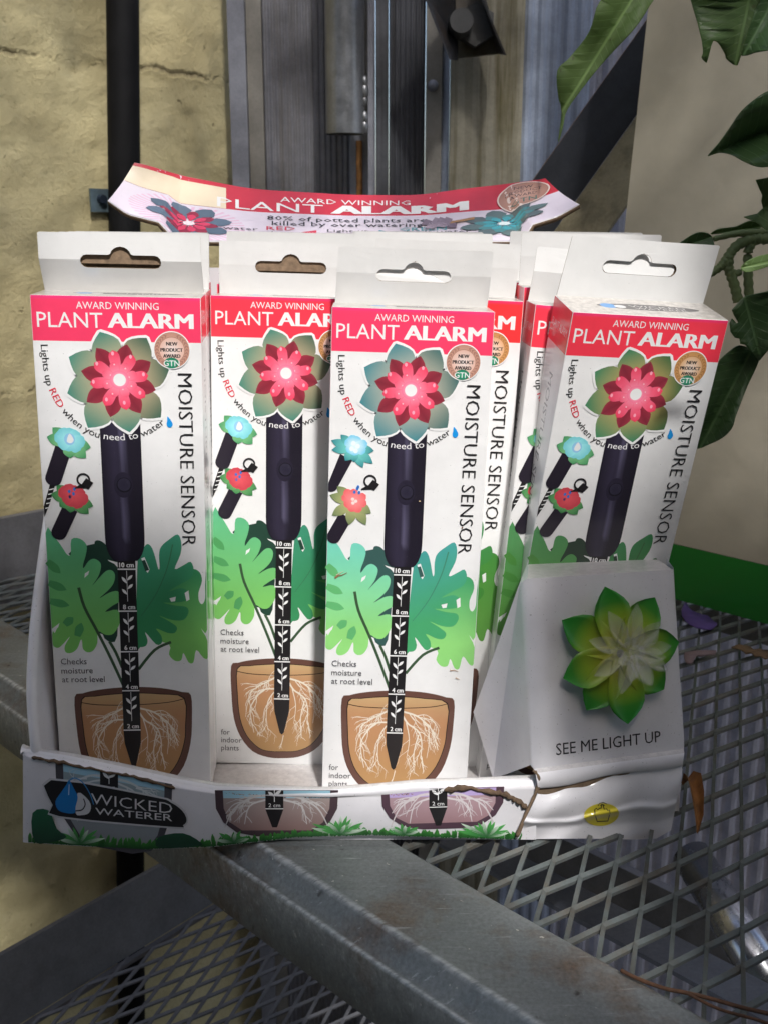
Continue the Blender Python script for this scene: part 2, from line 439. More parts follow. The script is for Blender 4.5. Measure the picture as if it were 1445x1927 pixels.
    pot = smooth_closed([(9.8, 208.6), (14, 206.5), (20.1, 204.9), (30, 203.6), (41.4, 203.1), (52, 203.6), (60, 204.8), (66, 206.4), (70.4, 208.2), (70.7, 221.5), (69.6, 236.3), (65.5, 250.5), (58, 260), (49, 264.5), (40, 265.6), (31.3, 265.3), (22, 261.6), (15, 252.5), (11.2, 241), (9.9, 226)], 3)
    a.poly(pot, pc)
    ol = lin((40, 26, 22))
    inner = [(13.1, 209.9), (20, 208), (30, 206.9), (41.5, 206.4), (55, 207.2), (67.1, 209.8), (67.4, 226), (66.5, 236), (62.6, 248), (56, 257), (48, 261), (40, 261.6), (32, 261.6), (25.5, 259.6), (18.5, 252), (14.5, 241), (13.1, 226)]
    a.poly(smooth_closed(inner, 3), ol)
    cx_, cy_ = 40.2, 236
    inn2 = [(cx_ + (p[0] - cx_) * 0.982, cy_ + (p[1] - cy_) * 0.985) for p in inner]
    a.poly(smooth_closed(inn2, 3), lambda x, y: mixc(mixc(soil0, lin((190, 140, 100)), (y - 206) / 12), soil1, (y - 225) / 40))
    a.stroke([(p[0], p[1]) for p in smooth_path([(13.4, 211.8), (22, 213.2), (40, 213.5), (58, 212.3), (67, 210.2)], 4)], 0.45, 0.45, ol)
    seeds = [([(35, 215), (30.7, 217.7), (26.8, 219.9), (21.3, 223.9)], 1.5), ([(35, 222), (27.9, 223.1), (21.8, 231.6), (20.7, 237.6), (22.9, 249.7)], 1.4),
             ([(29, 223), (24, 227), (19.5, 231), (18, 240)], 0.9), ([(34.5, 224), (31, 230), (30, 240), (31, 248)], 1.0), ([(33, 229), (29, 235), (28, 245), (26, 252)], 0.7),
             ([(43, 215.4), (50.5, 217.8), (56.1, 222.4), (59.7, 227.1), (63, 238)], 1.6), ([(43, 218), (46.1, 222.7), (52.0, 227.3), (54.0, 235.0), (53.6, 242.8)], 1.5),
             ([(52, 229), (49.9, 239.9), (50.3, 252.0)], 1.1), ([(45, 222), (47, 232), (46, 243)], 0.9), ([(57, 223), (58, 233), (57, 243)], 0.9), ([(40, 251), (38.8, 257), (37.5, 260)], 0.7), ([(55, 219), (60, 221), (63, 226)], 0.7)]
    def lim(x, y):
        return y < 261 and ((x - 40.2) / 25.5) ** 2 + (max(0, y - 222) / 38) ** 2 < 1
    roots(a, seeds, rng, lin((234, 224, 208)), lim, w=.72)
    # --- probe
    def probex(y): return 34.4 + (y - 228) * -0.008, 43.4 + (y - 228) * -0.0085
    a.poly([(35.2, 131), (44.2, 131), (43.4, 230), (43.2, 236), (40.2, 249.4), (39, 250.6), (37.8, 249.4), (34.7, 236), (34.4, 230)], INKBLK)
    for lab, y in (('10 cm', 137.3), ('8 cm', 160.2), ('6 cm', 182.9), ('4 cm', 205.2), ('2 cm', 228.2)):
        x0, x1 = probex(y); a.layer(); a.add([(x0, y - .35), (x1, y - .35), (x1, y + .35), (x0, y + .35)], [(0, 1, 2, 3)], WHITE)
        a.text(lab, x0 + (.8 if lab[0] == '1' else 2.0), x1 - .8, y - 1.0, 2.6, WHITE, bold=0.03)
    for y0, y1 in ((137.6, 159.5), (160.5, 182.2), (183.2, 204.6), (205.5, 227.5)):
        leaf_sprig(a, 39.6 - (y0 - 137) * 0.008, y0 + 0.5, y1 - 2.4, WHITE)
    # --- black handle
    nx = 12; hs = []
    ys = [50, 60, 70, 90, 110, 120, 124, 127, 129.5, 131.5, 132.8]
    for y in ys:
        k = 1.0 if y < 121 else math.sqrt(max(0.0, 1 - ((y - 121) / 12.4) ** 2)) * 0.62 + 0.38
        for i in range(nx + 1):
            t = i / nx; xl = lerp(29.6, 49.3, 0.5 + (t - 0.5) * k); hs.append((xl, y, t))
    def hcol(t, y):
        c = mixc(lin((34, 30, 42)), lin((52, 47, 66)), 1 - abs(t - 0.35) / 0.35)
        hl = math.exp(-((t - 0.53) / 0.05) ** 2) * (0.9 if 62 < y < 122 else 0.1) * (0.25 if 84 < y < 101 else 1)
        return mixc(c, lin((104, 100, 128)), hl)
    a.layer(); b = len(a.V)
    for x, y, t in hs: a.V.append((x, y, a.L))
    for j in range(len(ys) - 1):
        for i in range(nx):
            q = (j * (nx + 1) + i, j * (nx + 1) + i + 1, (j + 1) * (nx + 1) + i + 1, (j + 1) * (nx + 1) + i)
            a.F.append(tuple(b + k for k in q)); a.C.append([hcol(hs[k][2], hs[k][1]) for k in q])
    a.ellipse(39.8, 92.8, 4.6, 6.6, lin((40, 36, 52)), inner=lin((46, 42, 58)))
    a.ellipse(40.2, 92.8, 3.7, 3.9, lin((20, 18, 26))); a.ellipse(40.2, 92.6, 3.2, 3.3, lin((48, 45, 62)), inner=lin((40, 37, 54)))
    # --- curved slogan
    body = 'Lights up RED when you need to water'
    red = lin((226, 42, 70))
    path = [(3.7, 23.1), (3.9, 29.3), (4.2, 34.4), (5.2, 42.2), (7.1, 47.3), (9.7, 52.8), (13.9, 58.7), (19.3, 63.8), (24.6, 67.2), (29.5, 69.0), (36.7, 70.0), (42.3, 69.8), (48.6, 68.6), (54.5, 66.2), (61.3, 61.4)]
    # --- flower
    C0 = (40.2, 40.0)
    tips = [(31.8, 17.0), (53.8, 19.5), (64.0, 34.8), (59.4, 58.3), (44.0, 65.9), (23.9, 63.9), (14.9, 46.9), (16.6, 29.2)]
    def toward(p, r):
        d = Vector((p[0] - C0[0], p[1] - C0[1])); d.normalize(); return (C0[0] + d.x * r, C0[1] + d.y * r)
    for grow in (0.9, 0):
        for i, t in enumerate(tips):
            g = tone['p0'] if i in (0, 4, 5, 6, 7) else tone['p1']
            a.petal(toward(t, 6), t, 14.2, WHITE if grow else tone['pb'], WHITE if grow else g, grow=grow, peak=0.6, wbase=0.55, up=(i == 0 or not grow), ex=.85)
    a.text_path(body, path, 3.3, lambda i: red if 10 <= i <= 12 else (WHITE if 23 <= i <= 29 else INKBLK))
    a.petal((63.0, 58.2), (64.0, 62.6), 0.1, lin((30, 150, 225)), lin((30, 150, 225)), up=True)
    a.poly(smooth_closed([(62.7, 57.8), (64.6, 60.4), (65, 62), (64, 63.3), (62.6, 63.0), (62.1, 61.6), (62.4, 60)], 3), lin((28, 150, 226)))
    dtips = [(29.8, 24.6), (44.4, 22.7), (55.4, 31.0), (57.4, 44.8), (49.6, 56.4), (34.9, 58.4), (23.9, 51.1), (22.0, 35.9)]
    for t in dtips: a.petal(toward(t, 4), t, 7.8, lin((176, 44, 66)), lin((146, 56, 70)), peak=0.62, wbase=0.5, light=lin((100, 26, 42)), ex=.7)
    btips = [(37.4, 25.6), (47.2, 28.0), (54.0, 37.6), (52.2, 48.4), (43.0, 54.8), (32.6, 52.8), (26.0, 42.2), (28.4, 31.8)]
    hot, hot2 = lin((250, 92, 122)), lin((232, 50, 84))
    for t in btips: a.petal(toward(t, 2), t, 5.4, lin((255, 130, 160)), hot2, peak=0.72, wbase=0.35, blunt=0.95, light=hot)
    for k in range(8):
        an = k * math.pi / 4 + 0.42; t = (C0[0] + 9.0 * math.cos(an), C0[1] + 9.2 * math.sin(an))
        a.petal(toward(t, 2), t, 4.2, lin((255, 150, 175)), lin((243, 84, 116)), peak=0.7, wbase=0.4, blunt=0.9)
    a.layer()
    for k in range(16):
        an = k * math.pi / 8 + 0.1; rr = 4.8 + (k % 3) * 1.5
        a.ellipse(C0[0] + rr * math.cos(an), C0[1] + rr * math.sin(an), 0.4, 0.4, lin((255, 200, 212)), n=8, up=False) if k % 2 else None
    for t in btips: q = toward(t, 12.2); a.ellipse(q[0] - 0.5, q[1] - 0.8, 0.7, 1.0, lin((255, 170, 190)), n=10, up=False)
    a.ellipse(C0[0], C0[1], 4.6, 4.6, lin((252, 120, 155)), inner=lin((255, 190, 205))); a.ellipse(C0[0], C0[1], 3.0, 3.05, WHITE)
    # --- two small probes with flowers, watering can
    def stick(p, q, wd):
        dx, dy = q[0] - p[0], q[1] - p[1]; L = math.hypot(dx, dy); dx /= L; dy /= L
        pts = [(p[0] - dy * wd / 2, p[1] + dx * wd / 2), (p[0] + dy * wd / 2, p[1] - dx * wd / 2)]
        for k in range(9):
            an = -math.pi / 2 + math.pi * k / 8
            lx = L - wd * 0.45 + math.cos(an) * wd * 0.45; ly = math.sin(an) * wd / 2
            pts.append((p[0] + dx * lx - dy * ly, p[1] + dy * lx + dx * ly))
        pts = [pts[1]] + pts[2:] + [pts[0]]
        pts = [(max(0.2, x), y) for x, y in pts]
        a.poly(pts, lin((40, 34, 46)))
    def blob(c, lt, bt, lc0, lc1, bc0, bc1, lw, bw):
        for t in lt: a.petal(c, (max(.25, t[0]), t[1]), lw, lc0, lc1, peak=0.6, wbase=0.6)
        for t in bt: a.petal(c, t, bw, bc0, bc1, peak=0.7, wbase=0.6, blunt=0.9)
    gl0, gl1 = lin((150, 215, 150)), lin((64, 120, 80))
    if variant == 'A':
        stick((11.6, 74), (4.6, 93.2), 8.0); a.poly([(4.0, 92.6), (6.4, 93.2), (3.2, 103), (0.3, 109.5), (0.3, 104)], INKBLK)
        for k in range(5): a.stroke([(1.0 + k * .6, 105 - k * 2.4), (3.4 + k * .6, 104.4 - k * 2.4)], 0.5, 0.5, WHITE)
        blob((14.5, 71.5), [(3.9, 68.5), (6.9, 63.8), (14, 64.6), (21.1, 68.6), (24.8, 73.6), (22.3, 79), (14.6, 79.2)], [], gl0, lin((70, 150, 100)), 0, 0, 6.5, 0)
        blob((14.5, 70.3), [], [(7.6, 67.5), (10, 64.6), (15, 63.8), (20, 66.4), (22.4, 71), (19.8, 75.2), (14, 75.8), (9.2, 73.2)], 0, 0, lin((170, 240, 246)), lin((120, 210, 220)), 0, 6.4)
        a.ellipse(14.8, 69.6, 2.6, 3.0, lin((150, 205, 240))); a.poly(smooth_closed([(14.9, 66.8), (16.8, 69.8), (15.4, 71.6), (13.4, 70.6)], 3), WHITE)
        stick((13.2, 105), (5.4, 121), 7.6)
        blob((14.2, 100), [(4.2, 97.6), (7.2, 93), (17, 96), (24.6, 103.8), (22.2, 107.8), (13.1, 107.2), (8, 104)], [], lin((130, 190, 120)), lin((60, 130, 78)), 0, 0, 6.0, 0)
        blob((14.6, 98.6), [], [(8, 95.4), (11.5, 92.6), (16.5, 93), (21, 96.4), (22.4, 101), (19, 104.4), (13.6, 104.2), (9.6, 101)], 0, 0, lin((232, 90, 100)), lin((205, 70, 84)), 0, 6.4)
        drops = [(13.2, 96.2), (15.2, 97.4), (13.4, 99), (15.8, 95)]
        canx, cany = 20.6, 91.5
    else:
        stick((9, 75), (0.0, 93), 7.0)
        blob((12.7, 70.3), [(1.1, 66.6), (1.5, 71.5), (5.9, 63.5), (8.4, 77), (17.5, 80.3), (22.5, 78), (22.9, 71.3), (13, 77.5), (18.5, 66.8)], [], lin((130, 225, 215)), lin((50, 130, 140)), 0, 0, 4.6, 0)
        blob((13.2, 69.0), [], [(8, 66.5), (11, 63.6), (14.4, 64), (19.5, 67.6), (18.4, 72.6), (13, 74.2), (9.2, 72.4)], 0, 0, lin((225, 250, 255)), lin((110, 205, 240)), 0, 4.6)
        for q in ((12.4, 67.8), (14.6, 69.2), (11.6, 70.6), (13.6, 71.6)): a.ellipse(q[0], q[1], 1.2, 1.3, lin((236, 248, 255)), n=12)
        stick((9.5, 106), (1.8, 120.5), 7.2)
        blob((13.2, 98.6), [(0.9, 95.1), (4.6, 90.3), (2.3, 106.0), (11.2, 110.9), (19.9, 110.6), (22.4, 104.2), (18.5, 95)], [], lin((190, 190, 130)), lin((110, 130, 90)), 0, 0, 5.4, 0)
        blob((13.5, 97.9), [], [(7, 95.6), (8.6, 92), (13, 91.4), (19.5, 94.6), (20, 99.6), (16.5, 104), (12, 103.8), (8.4, 100.6)], 0, 0, lin((255, 150, 150)), lin((238, 100, 104)), 0, 4.4)
        for q in ((12.8, 97), (14.4, 98), (13, 99)): a.ellipse(q[0], q[1], 0.9, 0.9, lin((255, 225, 220)), n=10)
        drops = [(13.6, 93.2), (15, 91.3), (16, 93.4), (15.4, 90.4)]
        canx, cany = 21.6, 88.6
    for q in drops: a.ellipse(q[0], q[1], 0.7, 0.95, lin((50, 120, 205)), n=10, up=False)
    a.layer()
    a.ring(canx - 0.2, cany - 1.4, 2.5, 3.4, INKBLK, n=24, up=False)
    a.layer(); a.add([(canx - 1.6, cany + 1.6), (canx + 1.2, cany - 2.2), (canx + 4.6, cany + 0.2), (canx + 2.0, cany + 3.6)], [(0, 1, 2, 3)], INKBLK)
    a.add([(canx - 1.5, cany + 0.9), (canx + 1.4, cany + 2.9), (canx - 4.6, cany + 3.3), (canx - 4.6, cany + 2.7)], [(0, 1, 2, 3)], INKBLK)
    # --- right-hand vertical title and the award seal
    a.text('MOISTURE SENSOR', 36.4, 124.7, 0, 6.9, INKBLK, bold=-0.008, fn=lambda x, y: (68.1 - y, x))
    sx, sy = 65.7, 25.2
    a.ellipse(sx, sy, 8.9, 9.2, WHITE); a.ellipse(sx, sy, 8.4, 8.7, seal_b, inner=seal_a)
    a.ring(sx, sy, 6.0, 6.25, mixc(seal_b, BLACK, 0.25), ys=1.03)
    a.layer()
    for k in range(26):
        an = -math.pi / 2 + 0.35 + k * (2 * math.pi - 0.7) / 25
        for dr in (-0.5, 0.5):
            p = (sx + 7.2 * math.cos(an), sy + 7.4 * math.sin(an)); q = (sx + (7.2 + dr * 1.7) * math.cos(an - 0.2 * (1 if k > 12 else -1)), sy + (7.4 + dr * 1.7) * math.sin(an - 0.2 * (1 if k > 12 else -1)))
            a.petal(p, q, 0.55, mixc(seal_b, BLACK, 0.35), mixc(seal_b, BLACK, 0.2), up=False, n=3)
    a.ellipse(sx, sy, 5.9, 6.1, seal_a, inner=mixc(seal_a, WHITE, 0.6))
    a.text('NEW', 63.0, 68.5, 23.0, 1.75, INKBLK, bold=0.05); a.text('PRODUCT', 60.2, 71.0, 26.0, 1.8, INKBLK, bold=0.05, up=False); a.text('AWARD', 61.4, 69.8, 28.9, 1.8, INKBLK, bold=0.05, up=False)
    a.ellipse(65.4, 31.4, 3.6, 2.6, lin((28, 122, 92)), inner=lin((60, 160, 125))); a.text('GTN', 61.6, 69.2, 32.9, 2.7, WHITE, bold=0.008)
    # --- small copy
    gy = lin((82, 80, 84))
    a.text('Checks', 3.9, 17.1, 189.6, 3.3, gy); a.text('moisture', 3.9, 20.0, 194.8, 3.3, gy, up=False); a.text('at root level', 4.0, 25.9, 199.8, 3.3, gy, up=False)
    a.text('for', 3.7, 8.8, 251.2, 3.3, gy); a.text('indoor', 3.8, 15.8, 256.2, 3.3, gy, up=False); a.text('plants', 3.8, 14.0, 261.2, 3.3, gy, up=False)
    if variant == 'C':                           # scuffs where the coating has torn
        a.stroke([(4.6, 139.8), (6.4, 138.4), (8.2, 138.2), (11, 136.6)], 1.1, .2, lin((150, 116, 84))); a.stroke([(5.2, 138.2), (9, 136.0)], .5, .2, lin((210, 200, 170)))
        a.stroke([(67.2, 190.6), (69.4, 190.2), (71.6, 190.9)], .5, .3, lin((176, 140, 110))); a.stroke([(70.4, 194.6), (72.6, 195.6)], .7, .3, lin((206, 180, 160)))
        a.ellipse(47, 97, .5, .35, lin((214, 190, 150)), n=8); a.ellipse(69.6, 110.5, .5, .4, lin((120, 80, 50)), n=8)
    return a

TONE_TEAL = dict(l0=lin((120, 215, 195)), l1=lin((150, 222, 128)), d0=lin((72, 160, 165)), d1=lin((75, 168, 112)), dk=lin((58, 92, 88)), p0=lin((62, 136, 146)), p1=lin((66, 110, 108)), pb=lin((204, 196, 176)))
TONE_GREEN = dict(l0=lin((100, 190, 140)), l1=lin((128, 200, 104)), d0=lin((66, 150, 124)), d1=lin((62, 146, 96)), dk=lin((40, 70, 58)), p0=lin((64, 136, 120)), p1=lin((60, 100, 84)), pb=lin((214, 190, 152)))
TONE_LEAF = dict(l0=lin((80, 150, 90)), l1=lin((98, 160, 70)), d0=lin((64, 140, 92)), d1=lin((70, 140, 60)), dk=lin((36, 60, 44)), p0=lin((56, 132, 96)), p1=lin((54, 104, 66)), pb=lin((212, 180, 112)))
RED_PINK = lin((247, 66, 106)); RED_WARM = lin((240, 58, 62)); RED_MID = lin((245, 62, 82))
COP_A, COP_B = lin((226, 184, 168)), lin((190, 140, 122)); GOLD_A, GOLD_B = lin((222, 176, 130)), lin((196, 142, 84))
BW, BH, BD = 0.080, 0.2696, 0.030
def art_out(x, y, L): return ((x - 40) / 1000, -INK * L, (BH * 1000 - y) / 1000)
def build_front(name, *args): 
    o = front_art(*args).build(name, art_out, M['print']); me = o.data; bpy.data.objects.remove(o); return me
ART = {
    'A': build_front('printed_front', 'A', RED_PINK, COP_A, COP_B, TONE_GREEN),
    'B': build_front('printed_front', 'A', RED_MID, COP_A, GOLD_B, TONE_GREEN),
    'C': build_front('printed_front', 'C', RED_PINK, COP_A, COP_B, TONE_TEAL),
    'D': build_front('printed_front', 'A', RED_MID, GOLD_A, GOLD_B, TONE_LEAF),
    'E': build_front('printed_front', 'A', RED_WARM, GOLD_A, GOLD_B, TONE_LEAF),
}
def side_mesh():
    """print that wraps on to both narrow sides and the top flap"""
    a = Art()
    a.layer(); a.add([(0.4, 0.3), (29.6, 0.3), (29.6, 21.6), (0.4, 21.6)], [(0, 1, 2, 3)], RED_MID)
    a.text('MOISTURE SENSOR', 36, 124, 0, 5.5, lin((120, 118, 124)), fn=lambda x, y: (12 - y, x))
    a.text('PLANT ALARM', 3, 27, 14, 4, WHITE, up=True)
    a.poly([(0.4, 140), (8, 132), (14, 140), (11, 148), (18, 150), (13, 160), (17, 172), (8, 178), (0.4, 184)], lin((88, 160, 92)))
    t = Art(); t.L = 0
    t.ellipse(44, 15, 27, 5.2, lin((70, 66, 66)))
    t.ellipse(23, 15, 4.2, 4.0, lin((60, 140, 205))); t.ellipse(29, 15.5, 3.0, 2.6, lin((215, 215, 215)))
    t.text('WICKED', 34, 64, 15.2, 3.0, lin((190, 186, 184))); t.text('WATERER', 36, 64, 18.6, 2.4, lin((190, 186, 184)), up=False)
    V, F, C = [], [], []
    for art, fn in ((a, lambda x, y, L: (-BW / 2 - INK * L, (29.99 - x) / 1000, BH - y / 1000)), (a, lambda x, y, L: (BW / 2 + INK * L, x / 1000, BH - y / 1000)), (t, lambda x, y, L: ((x - 40) / 1000, (30 - y) / 1000, BH + INK * L))):
        b = len(V); V += [fn(*v) for v in art.V]; F += [tuple(b + i for i in f) for f in art.F]; C += art.C
    me = bpy.data.meshes.new('side_print'); me.from_pydata(V, [], F)
    ca = me.color_attributes.new('Col', 'FLOAT_COLOR', 'CORNER')
    for p, cs in zip(me.polygons, C):
        for li, c in zip(p.loop_indices, cs): ca.data[li].color = (c[0], c[1], c[2], 1)
    me.materials.append(M['print']); return me
SIDE = side_mesh()
def body_mesh():
    bm = bmesh.new(); box(bm, (-BW / 2, 0, 0), (BW / 2, BD, BH))
    bmesh.ops.bevel(bm, geom=bm.edges[:], offset=0.0006, segments=2, affect='EDGES', profile=0.6)
    me = bpy.data.meshes.new('carton_body'); bm.to_mesh(me); bm.free(); me.materials.append(M['carton'])
    for p in me.polygons: p.use_smooth = False
    return me
BODY = body_mesh()
def tab_mesh(kink, lean, skew, flap, ply=(), wid=0.0785, ht=0.0285, seed=0):
    """hang tab with a hump slot cut out; kink/lean/skew bend it"""
    hw = wid / 2
    outer = [(-hw, 0), (hw, 0), (hw, ht * .98), (hw - .001, ht), (-hw + .001, ht), (-hw, ht * .98)]
    r = 0.0031; sx = 0.0165; sz = ht * 0.53
    hole = []
    for k in range(7): an = math.pi / 2 + math.pi * k / 6; hole.append((-sx + r * math.cos(an), sz + r * math.sin(an)))
    for k in range(7): an = -math.pi / 2 + math.pi * k / 6; hole.append((sx + r * math.cos(an), sz + r * math.sin(an)))
    hole.append((0.0062, sz + r)); 
    for k in range(9): an = 0.25 + (math.pi - 0.5) * k / 8; hole.append((0.0052 * math.cos(an), sz + r * 0.75 + 0.0048 * math.sin(an)))
    hole.append((-0.0062, sz + r))
    tess = tessellate_polygon([[Vector((x, z, 0)) for x, z in outer], [Vector((x, z, 0)) for x, z in hole[::-1]]])
    allp = outer + hole[::-1]
    bm = bmesh.new(); vs = [bm.verts.new((x, 0, z)) for x, z in allp]
    for f in tess:
        if len(set(f)) == 3:
            try: bm.faces.new([vs[i] for i in f])
            except ValueError: pass
    for i in range(1, 9):
        bmesh.ops.bisect_plane(bm, geom=bm.verts[:] + bm.edges[:] + bm.faces[:], plane_co=(0, 0, ht * i / 9), plane_no=(0, 0, 1))
    for i in range(-3, 4):
        bmesh.ops.bisect_plane(bm, geom=bm.verts[:] + bm.edges[:] + bm.faces[:], plane_co=(hw * i / 3.7, 0, 0), plane_no=(1, 0, 0))
    if flap:                                     # the punched-out flap, pushed back on its lower edge
        n0 = len(bm.verts)
        fv = [bm.verts.new((x * 0.97, 0.0004 + (z - (sz - r)) * flap, sz - r + (z - (sz - r)) * math.sqrt(max(0.1, 1 - flap * flap)))) for x, z in hole]
        try: bm.faces.new(fv)
        except ValueError: pass
    bmesh.ops.recalc_face_normals(bm, faces=bm.faces[:])
    for x0, x1, z0, z1, yy in ply:               # raw brown inner ply seen through the slot
        nx_ = 8
        for i in range(nx_):
            q = [bm.verts.new((lerp(x0, x1, (i + a_) / nx_), yy, sz + b_)) for a_, b_ in ((0, z0), (1, z0), (1, z1), (0, z1))]
            bm.faces.new(q).material_index = 1
    for v in bm.verts:
        h = v.co.z / ht
        k = (h / 0.55 if h < 0.55 else 1 - (h - 0.55) / 0.45 * 0.45)
        v.co.y += -kink * k + lean * h + 0.0008 * math.sin(v.co.x * 60 + seed) * h
        v.co.x += skew * h
    me = bpy.data.meshes.new('hang_tab'); bm.to_mesh(me); bm.free(); me.materials.append(M['card']); me.materials.append(M['kraft'])
    return me
def carton(front, mat, tab, label, group='boxed moisture sensors packed in the display tray'):
    root = empty('sensor_carton', (0, 0, 0), label, 'carton', group); root.matrix_world = mat
    def link(name, me, par=root):
        o = bpy.data.objects.new(name, me); COL.objects.link(o); o.parent = par; return o
    b = link('carton_body', BODY); link('side_print', SIDE, b)
    link('printed_front', ART[front])
    t = link('hang_tab', tab); t.location = (0, BD - 0.0006, BH - 0.0003)
    s = t.modifiers.new('thickness', 'SOLIDIFY'); s.thickness = 0.0005; s.offset = 0; s.material_offset_rim = 1
    return root
def pose(o, x, dn):
    x = Vector(x).normalized(); up = -Vector(dn); up = (up - x * up.dot(x)).normalized(); y = up.cross(x)
    O = Vector(o) + x * 0.04 - up * BH
    return Matrix(((x.x, y.x, up.x, O.x), (x.y, y.y, up.y, O.y), (x.z, y.z, up.z, O.z), (0, 0, 0, 1)))
def pose_ang(o, yaw, roll, lean):
    """o = top left front corner; roll > 0 turns the right end down; lean > 0 tips the top backwards"""
    x = Vector((math.cos(yaw) * math.cos(roll), math.sin(yaw), -math.sin(roll)))
    dn = Vector((-math.sin(roll), -math.sin(lean), -math.cos(lean)))
    return pose(o, x, dn)

carton('A', pose((-.1673, .5118, .2783), (.9963, .0823, -.0244), (-.0259, .0175, -.9995)), tab_mesh(.006, -.001, -.001, 0, ((-.0205, .0205, -.0012, .009, .0016), (-.0215, .0215, -.005, .0, .0032)), seed=1),
       'leftmost carton, whole front in view, its lower half in shade')
carton('B', pose((-.0914, .5706, .2745), (.9996, .0048, -.0284), (-.0283, -.0203, -.9994)), tab_mesh(.001, .001, .0, 0.0, ((-.0205, .0205, -.0022, .009, .0012), (-.0215, .0215, -.005, .0, .0030)), seed=2),
       'carton set back between the leftmost one and the centre one, right edge covered')
carton('C', pose((-.0255, .5287, .2715), (.9993, .0155, -.0334), (-.0334, .0020, -.9994)), tab_mesh(.002, -.002, .0012, 0.35, seed=3),
       'sunlit centre carton at the front, with teal leaves and nearly closed hanging slot')
carton('D', pose((.0897, .5133, .2701), (.9845, .1635, -.0642), (-.0965, .1976, -.9755)), tab_mesh(.0, .008, .006, 0.3, ((-.0205, -.008, -.004, .004, .0025), (.014, .0215, -.004, .004, .0025)), seed=4),
       'tilted carton at the right, standing behind the white demo block')
pE = bp(984.8, 567.2, .563); mE = pose_ang(pE - Vector((.9985, .02, -.045)) * .08, .02, .045, 0.0)
carton('E', mE, tab_mesh(.001, .0, .0015, 0.0, seed=5), 'carton with orange-red band peeking out right behind the centre one')
pF = bp(1007, 572.5, .549); mF = pose_ang(pF, .03, .085, 0.0)
cF = carton('D', mF, tab_mesh(.003, .004, .002, 0.0, seed=6), 'carton wedged behind the tilted right one, red dot on its hang tab')

bm = bmesh.new(); bmesh.ops.create_circle(bm, cap_ends=True, segments=14, radius=.0007, matrix=Matrix.Translation((-.017, -.0022, .0235)) @ Matrix.Rotation(R(90), 4, 'X'))
mesh_obj('red_dot', bm, simple('dot_red', lin((120, 40, 40)), .6), [c_ for c_ in cF.children if c_.name.startswith('hang_tab')][0])
def back_row(front, uL, v, Y, tb, label, yaw=0.0, roll=0.02):
    p = bp(uL, v, Y); p.z = min(p.z, BH + 0.009)
    carton(front, pose_ang(p, yaw, roll, 0.0), tb, label)
T1 = tab_mesh(.001, .001, .0005, 0.9, seed=7); T2 = tab_mesh(.0, .002, .001, 0.9, seed=8)
back_row('A', 86, 540, .5465, T1, 'carton directly behind the leftmost one, its tab edge just showing', .08, .022)
back_row('A', 100, 530, .582, T2, 'third carton back in the leftmost column, thin tab edge above', .05, .020)
back_row('A', 118, 520, .617, T1, 'rearmost carton of the leftmost column, under the left end of the header', .03, .012)
back_row('B', 408, 528, .606, T2, 'carton behind the set-back second one, tab rim showing above it', .0, .022)
back_row('B', 412, 518, .638, T1, 'rearmost carton of the second column, below the slogan on the header', .0, .018)
back_row('E', 660, 530, .598, T1, 'third carton back in the centre column, directly behind the orange-red banded one', .0, .02)
back_row('C', 655, 515, .632, T2, 'rearmost carton of the centre column, tallest tab below the header middle', .0, .008)
back_row('D', 985, 540, .586, T1, 'third carton back in the right column, behind the tab with a red dot', .0, .015)
back_row('E', 962, 518, .622, T2, 'rearmost carton of the right column, tab under the right end of the header', .0, .012)

# ------------------------------------------------------------------ display tray
tray = empty('display_tray', (0, .57, 0), 'worn white cardboard display tray packed with cartons, curled printed header and demo block', 'display tray')
def tr(name, bm, mats, par=tray, smooth=False):
    o = mesh_obj(name, bm, mats, None, smooth); o.parent = par
    o.matrix_parent_inverse = Matrix.Translation(-par.matrix_world.translation) if par is tray else Matrix.Identity(4)
    return o
tray.matrix_world = Matrix.Translation((0, .57, 0))
def tr_art(a, name, fn, par=None):
    o = a.build(name, fn, M['print']); o.parent = par if par is not None else tray
    if par is None: o.matrix_parent_inverse = Matrix.Translation((0, -.57, 0))
    else: o.matrix_parent_inverse = par.matrix_world.inverted() if False else Matrix.Identity(4)
    return o
YB = .668
# base
bm = bmesh.new(); poly_prism(bm, [Vector(q) for q in ((-.184, .4915, .0003), (.070, .4915, .0003), (.146, .512, .0003), (.152, .53, .0003), (.156, YB, .0003), (-.180, YB, .0003))], (0, 0, .0035)); tr('tray_base', bm, M['tray'])
# back panel, front of it white
bm = bmesh.new(); box(bm, (-.184, YB, .0), (.158, YB + .003, .285)); tr('back_panel', bm, M['tray'])
# left side panel with its rolled, slanting front edge
edge = [(45, 1404, .4905), (39, 1330, .496), (39, 1263, .503), (47, 1154, .515), (66, 1009, .531), (79, 918, .542)]
bm = bmesh.new(); rows = []
E3 = [bp(*e) for e in edge]
E3s = smooth_path(E3, 5)
for p in E3s:
    # profile of the panel at this height: inner wall back to front, rolled edge, outer wall to the back
    rr = .0028; prof = []
    prof.append(Vector((-.176, YB, p.z))); prof.append(Vector((p.x * 0.5 - .088, lerp(p.y, YB, .4), p.z)))
    for k in range(7):
        an = math.pi * k / 6
        prof.append(Vector((p.x + rr * 1.9 + rr * math.cos(an) * 1.0, p.y + rr - rr * math.sin(an) * 1.3, p.z)))
    prof.append(Vector((p.x * .5 - .0915, lerp(p.y, YB, .4), p.z))); prof.append(Vector((-.1795, YB, p.z)))
    rows.append(prof)
low = [Vector((q.x, q.y, .0)) for q in rows[0]]
rows = [low] + rows
quadgrid(bm, rows); tr('side_panel', bm, M['tray'])
